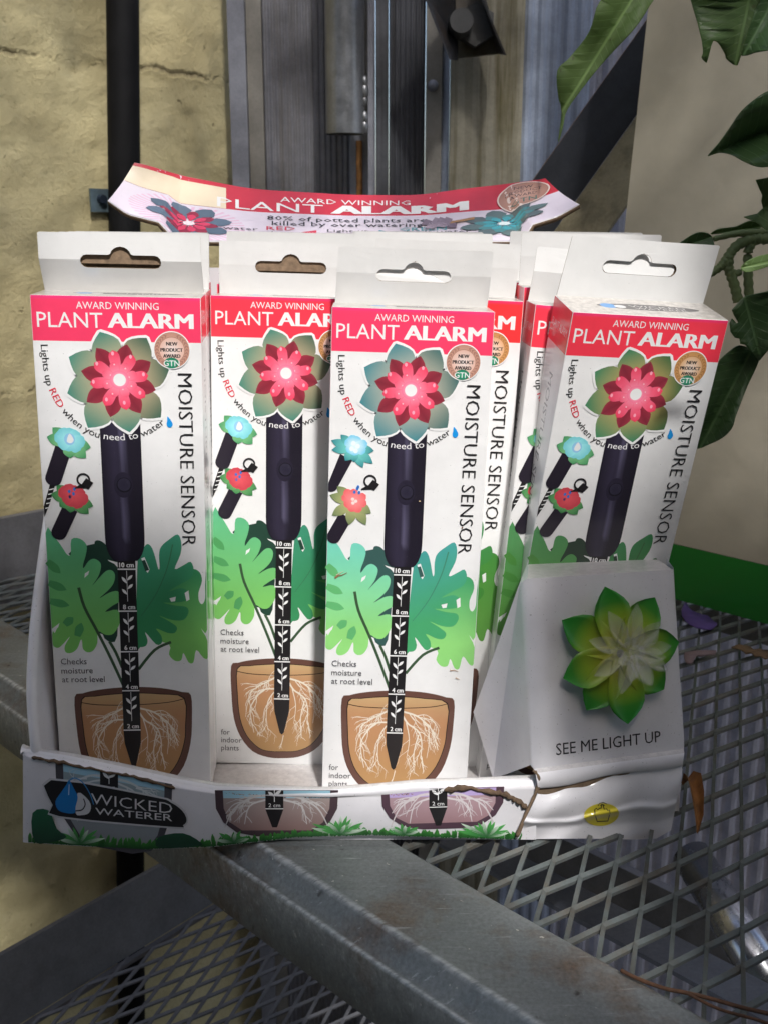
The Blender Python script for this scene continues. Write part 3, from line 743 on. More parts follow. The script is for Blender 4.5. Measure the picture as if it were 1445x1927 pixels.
# right side panel (mostly hidden behind the demo block)
bm = bmesh.new()
rp = [bp(1262, 1130, .53), bp(1272, 1200, .528), bp(1281, 1300, .525), bp(1287, 1400, .52)]
rows = []
for p in rp: rows.append([p + Vector((-.0035, 0, 0)), p, p + Vector((.002, .012, 0)), Vector((p.x + .004, YB, p.z))])
rows.append([Vector((rp[-1].x - .004, rp[-1].y, 0)), Vector((rp[-1].x, rp[-1].y, 0)), Vector((rp[-1].x + .002, .53, 0)), Vector((rp[-1].x + .004, YB, 0))])
quadgrid(bm, rows); tr('side_panel', bm, M['tray'])
# front lip: rolled top edge, slightly wavy face
lip_top = [(38, 1398), (51, 1405), (134, 1418), (237, 1439), (341, 1462), (411, 1475), (530, 1479), (615, 1482), (700, 1476), (786, 1468), (900, 1464), (1010, 1459)]
lip_fold = [(38, 1408), (51, 1420), (110, 1432), (237, 1459), (324, 1479), (405, 1491), (529, 1500), (640, 1499), (718, 1497), (840, 1490), (945, 1484), (1010, 1482)]
lip_bot = [(38, 1584), (54, 1586), (150, 1592), (270, 1599), (400, 1594), (560, 1576), (700, 1572), (850, 1577), (968, 1580), (1010, 1580)]
def lipY(u, v):
    t = sample(lip_fold, u)[0]; b = sample(lip_bot, u)[0]; k = max(0.0, min(1.0, (v - t) / (b - t)))
    return .4885 - .0005 * math.sin(math.pi * k) - .0012 * math.sin(u / 140.0) * (1 - k)
bm = bmesh.new(); rows = []
for i in range(201):
    u = lerp(44, 1008, i / 200); t0 = sample(lip_top, u)[0]; t1 = sample(lip_fold, u)[0]; b = sample(lip_bot, u)[0]
    col = []
    pt = bp(u, t0, .4935); pf = bp(u, t1, lipY(u, t1))
    col.append(Vector((pt.x, .4965, .003))); col.append(Vector((pt.x, .4965, pt.z - .0035)))
    c = Vector((pt.x, .4925, pt.z - .0035))
    for k in range(7):
        an = math.pi * k / 6 * 0.95; col.append(c + Vector((0, .0040 * math.cos(an), .0040 * math.sin(an))))
    for k in range(25):
        v = lerp(t1, b, k / 24); col.append(bp(u, v, lipY(u, v)))
    rows.append(col)
quadgrid(bm, rows); lip = tr('front_lip', bm, M['tray'])
# lip printing (coordinates follow the lip's face)
def lip_out(x, y, L):
    return bp(x, y, lipY(x, y) - 2.0e-4 - INK * 1.5 * L)
la = Art(); rng2 = random.Random(5)
def lip_pot(x0, x1, top, bot, rim, soil, water, probe_x, tilt=0.0, s0=0):
    def sk(p): return (p[0], p[1] + (p[0] - x0) * tilt)
    wv = x1 - x0; rw = wv * 0.065
    outer = [(x0, top), (x1, top), (x1 - 2, lerp(top, bot, .4)), (x1 - wv * .07, lerp(top, bot, .7)), (x1 - wv * .18, lerp(top, bot, .92)), (x1 - wv * .34, bot), (x0 + wv * .34, bot), (x0 + wv * .18, lerp(top, bot, .92)), (x0 + wv * .07, lerp(top, bot, .7)), (x0 + 2, lerp(top, bot, .4))]
    la.poly([sk(p) for p in outer], rim)
    cx = (x0 + x1) / 2; cy = top
    inn = [(cx + (p[0] - cx) * (1 - 2 * rw / wv), min(p[1], bot - rw * 0.75) if p[1] > top else p[1] + 1) for p in outer]
    la.poly([sk(p) for p in inn], lambda x, y: mixc(soil[0], soil[1], (y - top - (x - x0) * tilt) / (bot - top)))
    la.poly([sk((inn[0][0], top + 1)), sk((inn[1][0], top + 1)), sk((inn[1][0] - 1, top + 15)), sk((inn[0][0] + 1, top + 15))], water)
    def lim(x, y): return inn[0][0] + 6 < x < inn[1][0] - 6 and y < bot - rw * 1.6
    sd = []
    for sg in (-1, 1):
        e = cx + sg * wv * .42
        sd += [([(probe_x + sg * 16, top + 10), (lerp(probe_x, e, .45), top + 14), (lerp(probe_x, e, .8), top + 34), (e, top + 70)], 5.0), ([(probe_x + sg * 16, top + 18), (lerp(probe_x, e, .5), top + 30), (lerp(probe_x, e, .6), top + 64)], 4.0), ([(lerp(probe_x, e, .5), top + 20), (lerp(probe_x, e, .8), top + 26), (lerp(probe_x, e, .98), top + 44)], 3.2)]
    roots(la, [([sk(p) for p in path], wd) for path, wd in sd], rng2, mixc(soil[0], WHITE, 0.55), lim, scale=4.2)
    pw = 17
    la.poly([sk(p) for p in [(probe_x - pw, top), (probe_x + pw, top), (probe_x + pw, top + 36), (probe_x + 5, top + 70), (probe_x - 4, top + 70), (probe_x - pw, top + 36)]], INKBLK)
    la.stroke([sk((probe_x - pw, top + 35)), sk((probe_x + pw, top + 35))], 1.5, 1.5, WHITE)
    la.text('2 cm', probe_x - 11, probe_x + 11, top + 32 + (probe_x - x0) * tilt, 7, WHITE, up=False)
    la.petal(sk((probe_x, top + 12)), sk((probe_x - 12, top + 3)), 6, WHITE, WHITE, up=False); la.petal(sk((probe_x, top + 10)), sk((probe_x + 13, top + 0)), 6, WHITE, WHITE, up=False)
    la.stroke([sk((probe_x, top)), sk((probe_x, top + 22))], 1.4, 1.4, WHITE, up=False)
lip_pot(105, 325, 1434, 1579, lin((74, 72, 78)), (lin((150, 170, 178)), lin((140, 140, 144))), lin((160, 205, 225)), 206, 0.19)
lip_pot(405, 637, 1487, 1574, lin((78, 62, 68)), (lin((172, 160, 156)), lin((150, 116, 112))), lin((168, 214, 232)), 517, 0.0)
lip_pot(717, 948, 1487, 1563, lin((84, 62, 74)), (lin((178, 152, 160)), lin((160, 124, 128))), lin((186, 166, 214)), 824, -0.03)
# grass and tufts along the lower edge
for i in range(230):
    x = 58 + i * 4.0 + rng2.uniform(-2, 2); b = sample(lip_bot, x)[0] - 1
    h = rng2.uniform(6, 16) * (1.5 if x < 450 else 1.0)
    la.petal((x, b), (x + rng2.uniform(-7, 7), b - h), 7, lin((40, 92, 46)), lin((70, 150, 62)), wbase=0.9, up=(i % 6 == 0))
for tx, n, hh in ((640, 13, 44), (915, 12, 46), (640, 9, 30), (440, 7, 30), (150, 10, 40), (760, 8, 26)):
    b = sample(lip_bot, tx)[0] - 4
    for k in range(n):
        an = math.pi * (0.1 + 0.8 * (k + rng2.uniform(-.3, .3)) / (n - 1)); ln = hh * rng2.uniform(.75, 1.15)
        la.petal((tx, b), (tx + ln * math.cos(an) * 1.25, b - ln * math.sin(an) * .75), 7, lin((50, 110, 60)), lin((90, 180, 90)) if k % 3 else lin((215, 235, 215)), wbase=0.3, up=(k % 3 == 0))
for q in ([(62, 1530), (92, 1525), (108, 1560), (126, 1575), (100, 1584), (66, 1584)], [(300, 1575), (345, 1568), (378, 1585), (372, 1592), (300, 1596)]):
    la.poly(smooth_closed(q, 3), lambda x, y: mixc(lin((40, 100, 70)), lin((30, 70, 50)), (y - 1525) / 60))
# maker's oval with a drop and two lines of lettering
sk = 0.17
ov = [(97, 1468), (290, 1500), (322, 1510), (344, 1526), (352, 1543), (345, 1553), (325, 1556), (112, 1536), (100, 1515)]
la.poly(smooth_closed([(94, 1464), (292, 1497), (326, 1508), (348, 1525), (355, 1543), (347, 1556), (325, 1559), (110, 1539), (97, 1516)], 3), lin((205, 205, 208)))
la.poly(smooth_closed(ov, 3), lin((30, 29, 31)))
la.poly(smooth_closed([(147, 1492), (165, 1503), (172, 1517), (168, 1530), (155, 1534), (143, 1530)], 3), lin((205, 205, 208)))
la.poly(smooth_closed([(131, 1468), (140, 1484), (147, 1500), (143, 1518), (141, 1530), (125, 1530), (110, 1524), (105, 1508), (115, 1492), (126, 1476)], 3), lin((28, 120, 190)))
la.stroke([(p[0], p[1]) for p in smooth_path([(131, 1469), (141, 1464), (156, 1472), (170, 1494), (177, 1514)], 4)], 2.2, 1.6, lin((60, 140, 200)))
la.stroke([(p[0], p[1]) for p in smooth_path([(158, 1503), (161, 1514), (155, 1524), (143, 1526)], 4)], 2.0, 2.4, lin((30, 29, 31)))
la.stroke([(131, 1476), (130, 1496)], 1.2, 1.6, lin((200, 220, 235)))
def skew(x, y): return (x, y + (x - 175) * 0.125)
la.text('WICKED', 172, 325, 1513, 20, lin((214, 214, 216)), fn=skew, bold=-0.008)
la.text('WATERER', 180, 325, 1532, 12.5, lin((214, 214, 216)), fn=lambda x, y: (x, y + (x - 175) * 0.09), up=False)
la.refine(6)
tr_art(la, 'lip_print', lip_out, None)
# string of caked mud along the fold
for path, r0 in (([(60, 1424), (120, 1436), (200, 1452), (260, 1464), (330, 1484)], 0.0010), ([(835, 1486), (880, 1484), (930, 1490), (960, 1500), (985, 1516), (1000, 1535)], .0016)):
    bm = bmesh.new()
    pts = [bp(p.x, p.y, lipY(p.x, p.y) - .0006) for p in [Vector((q[0], q[1], 0)) for q in path]]
    pts = smooth_path(pts, 8)
    tube(bm, [p + Vector((0, rnd.uniform(-.0002, .0004), rnd.uniform(-.0006, .0006))) for p in pts], [r0 * rnd.uniform(.45, 1.1) * (0.4 if i in (0, len(pts) - 1) else 1) for i in range(len(pts))], 7)
    tr('mud_crust', bm, M['dirt'])

# header card, curled back over the top
HB = [(0, 203, 378, .668), (.06, 240, 404, .664), (.12, 303, 420, .662), (.13, 330, 455, .660), (.5, 655, 458, .660), (.87, 985, 455, .660), (.88, 999, 424, .662), (.94, 1050, 408, .664), (1, 1090, 385, .668)]
HT = [(0, 248, 305, .684), (.06, 283, 311, .688), (.12, 330, 328, .694), (.3, 475, 356, .700), (.5, 659, 367, .703), (.66, 790, 367.5, .703), (.75, 860, 356.5, .701), (.87, 950, 346.5, .697), (.94, 992, 341, .692), (1, 1032, 335, .688)]
HB = [tuple(p) for p in [(lerp(0, 1, i / 60),) + tuple(sample(HB, i / 60)) for i in range(61)]]
HT = [(i / 60,) + tuple(sum(sample(HT, min(1, max(0, (i + d) / 60)))[k] for d in (-2, -1, 0, 1, 2)) / 5 for k in range(3)) for i in range(61)]
def header(a, b):
    u0, v0, y0 = sample(HB, a); u1, v1, y1 = sample(HT, a)
    bow = math.sin(math.pi * b) * -.0015
    p = bp(u0, v0, y0).lerp(bp(u1, v1, y1), b); return p + Vector((0, 0, bow))
bm = bmesh.new(); quadgrid(bm, [[header(i / 240, j / 16) for j in range(17)] for i in range(241)])
hd = tr('header_card', bm, [M['tray'], M['kraft']])
sm = hd.modifiers.new('board', 'SOLIDIFY'); sm.thickness = .003; sm.offset = 1; sm.material_offset_rim = 1
# which way solidify grows depends on winding: checked so that the printed side stays put
def head_out(x, b, L):
    a = 0.5
    for _ in range(12):
        u = lerp(sample(HB, a)[0], sample(HT, a)[0], b); a = max(0, min(1, a + (x - u) / 860))
    p = header(a, b); q = header(min(1, a + .01), b) - header(max(0, a - .01), b); r_ = header(a, min(1, b + .05)) - header(a, max(0, b - .05))
    n = q.cross(r_).normalized()
    if n.z < 0: n = -n
    return p + n * (2.5e-4 + INK * 4 * L)
ha = Art()
hb = 0.60
redh = lin((205, 44, 62))
def strip(x0, x1, b0, b1, c, n=40):
    ha.layer(); pts = []; m = 5
    for i in range(n + 1):
        for j in range(m): pts.append((lerp(x0(b0), x1(b0), i / n) if False else lerp(x0(lerp(b0, b1, j / (m - 1))), x1(lerp(b0, b1, j / (m - 1))), i / n), lerp(b0, b1, j / (m - 1))))
    ha.add(pts, [(i * m + j, (i + 1) * m + j, (i + 1) * m + j + 1, i * m + j + 1) for i in range(n) for j in range(m - 1)], c)
Lx = lambda b: lerp(203, 248, b) + 1.5
Rx = lambda b: lerp(1090, 1032, b) - 1.5
strip(Lx, Rx, 0.02, 0.995, lin((226, 216, 230)))
strip(Lx, Rx, hb, 0.995, redh)
def fade(x, b): return mixc(lin((226, 216, 230)), lin((228, 176, 206)), 0.5)
for k in range(40):                                   # faint rays round the left-hand flower
    an = 2 * math.pi * k / 40
    ha.petal((355, .30), (355 + 95 * math.cos(an), max(.04, min(.58, .30 + .32 * math.sin(an)))), 2.5, fade(0, 0), lin((226, 214, 228)), up=(k % 10 == 0)) if False else None
ha.layer()
for k in range(44):
    an = 2 * math.pi * k / 44
    q = (352 + 110 * math.cos(an), max(.03, min(.57, .27 + .34 * math.sin(an)))); q2 = (352 + 110 * math.cos(an + .06), max(.03, min(.57, .27 + .34 * math.sin(an + .06))))
    ha.add([(352, .27), q, q2], [(0, 1, 2)], lin((226, 188, 212)))
ha.L += 20
# cream sticker over the left of the band
strip(lambda b: lerp(203, 248, b) + 3, lambda b: 426, .60, .93, lin((236, 220, 192)), 16)
def btext(body, x0, x1, b0, cap, col, bold=0.0, up=True):
    if bold > 0.02:
        for q in (-1, -.5, 0, .5, 1): btext(body, x0 + 5 + q * 5, x1 - 5 + q * 5, b0, cap, col, 0.0)
        return
    vs, fs = glyphs(body, bold, 1); a_ = min(p[0] for p in vs); z_ = max(p[0] for p in vs)
    if up: ha.layer()
    ha.add([(x0 + (p[0] - a_) * (x1 - x0) / (z_ - a_), b0 + p[1] / CAPH * cap) for p in vs], fs, col)
btext('AWARD WINNING', 528, 772, .80, .085, WHITE)
btext('PLANT', 409, 608, .625, .15, WHITE); btext('ALARM', 622, 882, .625, .155, WHITE, .034)
btext('80% of potted plants are', 503, 802, .455, .085, INKBLK); btext('killed by over watering', 512, 796, .355, .085, INKBLK)
btext('RED', 502, 556, .255, .075, lin((214, 60, 84))); btext('water', 420, 486, .235, .06, lin((90, 86, 92))); btext('plant', 497, 552, .165, .06, INKBLK)
btext('Light up', 616, 697, .235, .062, lin((90, 86, 92))); btext('mode', 612, 650, .165, .05, lin((90, 86, 92)))
btext('GREEN', 752, 840, .262, .075, lin((90, 170, 180))); btext("don't water", 756, 886, .19, .07, lin((90, 86, 92)))
ha.poly([(567, .215), (596, .265), (596, .165)], lin((216, 60, 84))); ha.poly([(741, .225), (713, .28), (713, .17)], lin((60, 150, 170)))
def hflower(cx, cb, rx, rb, c0, c1, d0, d1, mid):
    for k in range(9):
        an = 2 * math.pi * k / 9 + .2; ha.petal((cx + rx * .3 * math.cos(an), cb + rb * .3 * math.sin(an)), (cx + rx * math.cos(an), cb + rb * math.sin(an)), rb * .55, c0, c1, up=(k == 0)) if False else None
    def pt(an, r): return (cx + rx * r * math.cos(an), cb + rb * r * math.sin(an))
    def pl(an, r0, r1, w, col):
        ring = [pt(an, r0), pt(an - w * .8, lerp(r0, r1, .35)), pt(an - w, lerp(r0, r1, .65)), pt(an - w * .5, lerp(r0, r1, .88)), pt(an, r1), pt(an + w * .5, lerp(r0, r1, .88)), pt(an + w, lerp(r0, r1, .65)), pt(an + w * .8, lerp(r0, r1, .35))]
        ha.poly(ring, col)
    for k in range(8): pl(2 * math.pi * k / 8 + .25, .25, 1, .34, c1 if k % 2 else mixc(c0, c1, .6))
    for k in range(8): pl(2 * math.pi * k / 8 + .6, .15, .68, .30, d1)
    for k in range(9): pl(2 * math.pi * k / 9, .1, .5, .30, d0)
    ha.ellipse(cx, cb, rx * .13, rb * .13, mid, n=16)
hflower(356, .30, 84, .29, lin((110, 128, 150)), lin((88, 106, 124)), lin((214, 60, 96)), lin((150, 40, 66)), lin((240, 225, 232)))
hflower(948, .33, 86, .25, lin((96, 124, 122)), lin((92, 106, 108)), lin((70, 160, 172)), lin((80, 136, 140)), lin((225, 240, 242)))
ha.layer()                                            # lump of crystals on a stick beside the teal flower
for k in range(9):
    cx_ = 806 + (k % 5) * 11 + rng2.uniform(-4, 4); cb_ = .36 + (0 if k < 5 else .07) + rng2.uniform(-.02, .04)
    ha.add([(cx_ - 11, cb_ - .05), (cx_ + 8, cb_ - .06), (cx_ + 10, cb_ + .02), (cx_ - 2, cb_ + .07)], [(0, 1, 2, 3)], mixc(lin((176, 160, 176)), lin((120, 100, 116)), rng2.random()))
ha.poly([(845, .37), (892, .43), (893, .475), (850, .42)], lin((170, 128, 80)))
ha.ellipse(985, .73, 50, .235, lin((232, 214, 206))); ha.ellipse(985, .73, 47, .22, lin((170, 124, 108)), inner=lin((206, 164, 146)))
for t_, b_, w_ in (('NEW', .83, 18), ('PRODUCT', .755, 34), ('AWARD', .68, 26)): btext(t_, 985 - w_, 985 + w_, b_, .055, lin((70, 56, 54)))
btext('GTN', 962, 1010, .555, .085, lin((40, 104, 92)))
btext('customer favourite', 272, 402, .72, .055, lin((230, 206, 176))) if False else None
ha.refine(8, 150)
tr_art(ha, 'header_print', head_out, None)

# demo block: slanted front, flared left side, crushed lower front
P = dict(TL=bp(992, 1089, .506), TR=bp(1265, 1072, .521), BL=bp(1003.5, 1447, .4885), BR=bp(1285, 1409, .508),
         AP=bp(890, 1340, .538), AB=bp(927, 1466, .535), TI=bp(977, 1097, .514))
bm = bmesh.new()
def q3(pts, mi=0):
    f = bm.faces.new([bm.verts.new(p) for p in pts]); f.material_index = mi
back = Vector((0, .05, 0))
rows = []
N = (P['TR'] - P['TL']).cross(P['BL'] - P['TL']).normalized()
if N.y > 0: N = -N
for j in range(9):
    l = P['TL'].lerp(P['BL'], j / 8); r = P['TR'].lerp(P['BR'], j / 8)
    li = P['TI'].lerp(P['BL'] + Vector((-.0012, .004, 0)), j / 8)
    row = [li] + [l.lerp(r, i / 8) + N * (.0012 * math.sin(math.pi * i / 8) * math.sin(math.pi * j / 8)) for i in range(9)]
    row += [r + Vector((.0012, .003, 0)), r + Vector((.0018, .02, 0))]
    rows.append(row)
quadgrid(bm, rows)
apex_top = P['TI'] + Vector((.0, .012, -.001))
q3([P['TI'], P['BL'] + Vector((-.0012, .004, 0)), P['AB'], P['AP']])
q3([P['TI'], P['AP'], P['AP'] + Vector((.03, .03, 0)), P['TI'] + Vector((.01, .04, 0))])
q3([P['AP'], P['AB'], P['AB'] + Vector((.03, .03, -.01)), P['AP'] + Vector((.03, .03, 0))])
q3([P['TI'], P['TL'], P['TR'], P['TR'] + Vector((0, .03, -.004)), P['TI'] + Vector((.01, .04, 0))])
demo = tr('demo_block', bm, M['tray'])
# folded strip, torn edge and crushed lower front
bm = bmesh.new(); rows = []
for i in range(25):
    t = i / 24
    a0 = P['BL'].lerp(P['BR'], t); u0 = lerp(1006, 1286, t); v0 = lerp(1447, 1409, t)
    w1 = (lerp(1011, 1284, t), lerp(1481, 1437, t) + 3 * math.sin(t * 9))
    Yb = lerp(.4885, .508, t)
    col = [a0, bp(u0 + 1, v0 + 8, Yb - .003), bp(w1[0], w1[1], Yb - .004), bp(w1[0], w1[1] + 3, Yb - .0005)]
    rows.append(col)
quadgrid(bm, rows)
tr('fold_strip', bm, M['tray'])
low_pts = [(0, 968, 1578), (.15, 1005, 1579), (.5, 1100, 1578), (.8, 1195, 1580), (.92, 1235, 1578), (1, 1262, 1562)]
tornv = lambda t: 7 * math.sin(t * 5.2 + .6) + 2.5 * math.sin(t * 23) + 14 * max(0, t - .55)
def crushed(t, s_):
    u0, v0 = lerp(1011, 1284, t), lerp(1488, 1436, t) + tornv(t); u1, v1 = sample(low_pts, t)
    bul = -.0045 * math.sin(math.pi * min(1, s_ * 1.3)) - .0022 * math.exp(-((s_ - .62 - .06 * math.sin(t * 6)) / .05) ** 2) + .0012 * math.sin(t * 17 + s_ * 5) * s_
    return lerp(u0, u1, s_ ** 1.1), lerp(v0, v1, s_), lerp(.4882, .5078, t) + bul
def crushed_at(u, v):
    t, s_ = .45, .5
    for _ in range(30):
        a_, b_, y_ = crushed(t, s_); t = max(0, min(1, t + (u - a_) / 275)); s_ = max(0, min(1, s_ + (v - b_) / 120))
    return crushed(t, s_)[2]
bm = bmesh.new(); rows = [[bp(*crushed(i / 48, j / 30)) for j in range(31)] for i in range(49)]
quadgrid(bm, rows); lowp = tr('crushed_front', bm, M['tray'])
bm = bmesh.new(); rows = []
for i in range(33):                                  # brown torn ply between the two
    t = i / 32; a0 = (lerp(1011, 1284, t), lerp(1479, 1436, t)); b0 = (a0[0], lerp(1490, 1438, t) + tornv(t) + rnd.uniform(0, 3)); Yb = lerp(.4890, .5086, t)
    rows.append([bp(a0[0], a0[1] - 4, Yb + .001), bp(a0[0], a0[1], Yb - .0008), bp(b0[0], b0[1] + 1, Yb - .0012), bp(b0[0], b0[1] + 6, Yb + .001)])
quadgrid(bm, rows)
for path, r0 in (([(1003, 1450), (1012, 1462), (1010, 1485), (990, 1530), (972, 1574)], .0011),):
    pts = smooth_path([bp(u, v, .486) for u, v in path], 5); tube(bm, pts, [r0 * rnd.uniform(.5, 1.2) for _ in pts], 6)
tr('torn_ply', bm, M['kraft'])
# lettering and the yellow touch sign on the block
da = Art()
fx = (P['BR'] - P['BL']).normalized(); fz = (P['TL'] - P['BL'])
def demo_out(x, y, L):
    a_ = x; p = P['BL'].lerp(P['BR'], a_).lerp(P['TL'].lerp(P['TR'], a_), y)
    return p + N * (.0012 * math.sin(math.pi * a_) * math.sin(math.pi * y) + 2.5e-4 + INK * L)
vs, fs = glyphs('SEE ME LIGHT UP'); a_ = min(p[0] for p in vs); z_ = max(p[0] for p in vs); da.layer()
da.add([(.147 + (p[0] - a_) / (z_ - a_) * .70, .058 + p[1] / CAPH * .062) for p in vs], fs, lin((52, 50, 54)))
tr_art(da, 'block_lettering', demo_out, None)
ya = Art()
def y_out(x, y, L): return bp(x, y, crushed_at(x, y) - .0004 - INK * L * 30)
ya.ellipse(1131, 1533, 33, 21, lin((222, 205, 60)), rot=-.1)
hand = [(1119, 1534), (1118, 1524), (1121, 1521), (1124, 1524), (1127, 1521), (1130, 1521), (1131, 1515), (1134, 1515), (1136, 1523), (1140, 1522), (1143, 1525), (1146, 1524), (1147, 1530), (1143, 1545), (1123, 1546)]
ya.stroke(hand + [hand[0]], 2.0, 2.0, INKBLK); ya.stroke([(1124, 1517), (1127, 1512), (1134, 1510), (1141, 1513)], 1.3, 1.3, INKBLK, up=False); ya.stroke([(1128, 1516), (1132, 1513), (1137, 1516)], 1.2, 1.2, INKBLK, up=False)
ya.refine(5)
tr_art(ya, 'touch_sign', y_out, None)

# the plastic flower on the demo block
def petal3(bm, c, tip, wd, n, lift0, lift1, cup, nrm, thick, peak=.55, nseg=9, wbase=.4, mi=0, curl=0.0):
    """shell petal from c to tip; nrm = outward normal of the flower"""
    ax = (tip - c); L = ax.length; ax.normalize(); sd = nrm.cross(ax).normalized()
    top, bot = [], []
    for i in range(nseg + 1):
        t = i / nseg
        wv = (lerp(wbase, 1, math.sin(t / peak * math.pi / 2)) if t < peak else max(0.02, 1 - ((t - peak) / (1 - peak)) ** 1.9))
        r0, r1 = [], []
        for j in range(-3, 4):
            q = j / 3; h = lerp(lift0, lift1, t) + cup * q * q * wv - curl * t * t
            p = c + ax * (L * t) + sd * (q * wv * wd / 2) + nrm * h
            r0.append(p); r1.append(p - nrm * thick * (1 - .6 * q * q))
        top.append(r0); bot.append(r1)
    a = quadgrid(bm, top, mi); b = quadgrid(bm, [r[::-1] for r in bot], mi)
    m = len(a[0])
    for i in range(nseg):
        for (x, y) in ((0, m - 1), (m - 1, 0)):
            vs_ = (a[i][x], a[i + 1][x], b[i + 1][y], b[i][y])
            try: f = bm.faces.new(vs_); f.smooth = True; f.material_index = mi
            except ValueError: pass
def on_face(u, v): return hit(u, v, P['TL'], N)
fc = on_face(*crop([1030, 1070, 1280, 1380], 1445, [(740, 900)])[0])
tipsF = [on_face(*p) for p in crop([1030, 1070, 1280, 1380], 1445, [(565, 178), (1120, 300), (1358, 770), (1218, 1290), (810, 1650), (385, 1515), (118, 1160), (122, 545)])]
bm = bmesh.new()
for i, t in enumerate(tipsF):
    c0 = fc + (t - fc) * .06; petal3(bm, c0, t + N * .001, .0196, 0, .006, .006 - (i % 2) * .0022, .0022, N, .0010, peak=.60, wbase=.5)
flower = tr('demo_flower', bm, [NT('x').m], smooth=True)
gm = NT('green_plastic'); 
at = gm.n('ShaderNodeVectorMath', operation='DISTANCE'); geo = gm.n('ShaderNodeNewGeometry'); gm.l(geo.outputs['Position'], at.inputs[0]); at.inputs[1].default_value = tuple(fc + N * .005)
gc = gm.ramp(at.outputs['Value'], [(0.011, lin((166, 170, 56))), (0.021, lin((140, 174, 48))), (0.028, lin((46, 138, 48)))])
gm.set(Base_Color=gc, Roughness=.38); gm.b.inputs['Subsurface Weight'].default_value = .25; gm.b.inputs['Subsurface Radius'].default_value = (.003, .005, .001)
flower.data.materials.clear(); flower.data.materials.append(gm.m)
bm = bmesh.new()
cc = on_face(*crop([1030, 1070, 1280, 1380], 1445, [(860, 860)])[0])
ccf = fc.lerp(cc, .8)
ot = [(580, 430), (890, 350), (1135, 545), (1195, 930), (1020, 1230), (715, 1320), (430, 1125), (370, 740)]
for p in ot:
    t = on_face(*crop([1030, 1070, 1280, 1380], 1445, [p])[0])
    petal3(bm, ccf + (t - ccf) * .12, t, .0085, 0, .007, .0095, .0012, N, .0012, peak=.5, wbase=.4)
for k, p in enumerate([(700, 690), (850, 560), (1050, 620), (1190, 770), (1150, 1030), (980, 1195), (760, 1150), (625, 950)]):
    t = on_face(*crop([1030, 1070, 1280, 1380], 1445, [p])[0])
    petal3(bm, cc + (t - cc) * .15, t, .0070, 0, .010, .0165, .0014, N, .0012, peak=.55, wbase=.4)
bmesh.ops.create_uvsphere(bm, u_segments=16, v_segments=10, radius=.0042, matrix=Matrix.Translation(cc + N * .0125))
cl = NT('clear_plastic'); cl.set(Base_Color=lin((238, 238, 226)), Roughness=.15, IOR=1.46, Alpha=.15); cl.b.inputs['Coat Weight'].default_value = .6; cl.b.inputs['Coat Roughness'].default_value = .05
o = mesh_obj('clear_petals', bm, cl.m, flower, True)

# ------------------------------------------------------------------ metal bench the tray stands on
e1 = Vector((.698, -.716, 0)).normalized(); e2 = Vector((-e1.y, e1.x, 0))
O0 = Vector((.001, .4955, 0))
def sh(s, r, z=0.0): return O0 + e1 * s + e2 * r + Vector((0, 0, z))
def frame_mat(): return Matrix(((e1.x, e2.x, 0, O0.x), (e1.y, e2.y, 0, O0.y), (0, 0, 1, 0), (0, 0, 0, 1)))
bx_ = NT('dull_galvanised')
rot = (0, 0, math.atan2(.716, .698))
st1 = bx_.noise(30, 6, .7, bx_.coords((.35, 3.0, 1), rot)); st2 = bx_.noise(170, 4, .7, bx_.coords((.12, 2.2, 1), rot))
bl = bx_.noise(11, 6, .65); fine = bx_.noise(500, 3, .7)
c = bx_.ramp(bx_.mix(.5, st1, fine), [(.25, lin((94, 98, 97))), (.5, lin((126, 130, 129))), (.8, lin((156, 160, 160)))])
c = bx_.mix(bx_.math('MULTIPLY', bx_.ramp(bl, [(.50, 0.0), (.62, 1.0)]), .8), c, bx_.ramp(fine, [(.3, lin((84, 62, 46))), (.7, lin((122, 96, 72)))]))
c = bx_.mix(bx_.ramp(st2, [(.62, 0.0), (.70, .5)]), c, lin((196, 198, 198)))
c = bx_.mix(bx_.ramp(bx_.noise(260, 2, .5), [(.72, 0.0), (.75, .9)]), c, lin((200, 196, 186)))
c = bx_.mix(bx_.ramp(bx_.noise(70, 3, .6), [(.26, .8), (.32, 0.0)]), c, lin((52, 46, 42)))
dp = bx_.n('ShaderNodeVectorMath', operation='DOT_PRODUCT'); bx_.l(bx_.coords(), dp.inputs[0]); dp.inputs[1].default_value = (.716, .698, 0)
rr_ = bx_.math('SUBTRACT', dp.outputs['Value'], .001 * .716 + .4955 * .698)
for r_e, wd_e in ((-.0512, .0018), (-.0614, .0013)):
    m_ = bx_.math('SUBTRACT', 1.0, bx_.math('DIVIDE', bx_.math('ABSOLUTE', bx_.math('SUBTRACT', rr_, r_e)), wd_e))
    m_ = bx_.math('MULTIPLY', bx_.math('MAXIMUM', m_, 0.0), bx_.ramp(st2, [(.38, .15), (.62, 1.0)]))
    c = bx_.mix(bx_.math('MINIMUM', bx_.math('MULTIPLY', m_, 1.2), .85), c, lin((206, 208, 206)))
bx_.set(Base_Color=c, Roughness=bx_.ramp(st1, [(.3, .42), (.7, .62)]), Metallic=.3); bx_.bump(bx_.mix(.5, fine, bl), .25, .001)
M['beam'] = bx_.m
M['beam2'] = galv('dark_galvanised', lin((128, 128, 132)), .55, .35)
M['meshm'] = galv('mesh_steel', lin((112, 119, 118)), .38, .4, stain=lin((110, 92, 72)), streak=(1, 1, 1), amt=.5, stscale=40)
def sweep_along(bm, prof, s0, s1, n=30, wob=0.0):
    rows = []
    for i in range(n + 1):
        s = lerp(s0, s1, i / n); rows.append([sh(s, r, z + wob * math.sin(s * 40 + k)) for k, (r, z) in enumerate(prof)])
    quadgrid(bm, rows)
bench = empty('metal_bench', sh(.2, .2, -.95), 'galvanised bench with expanded mesh top under the display tray', 'bench')
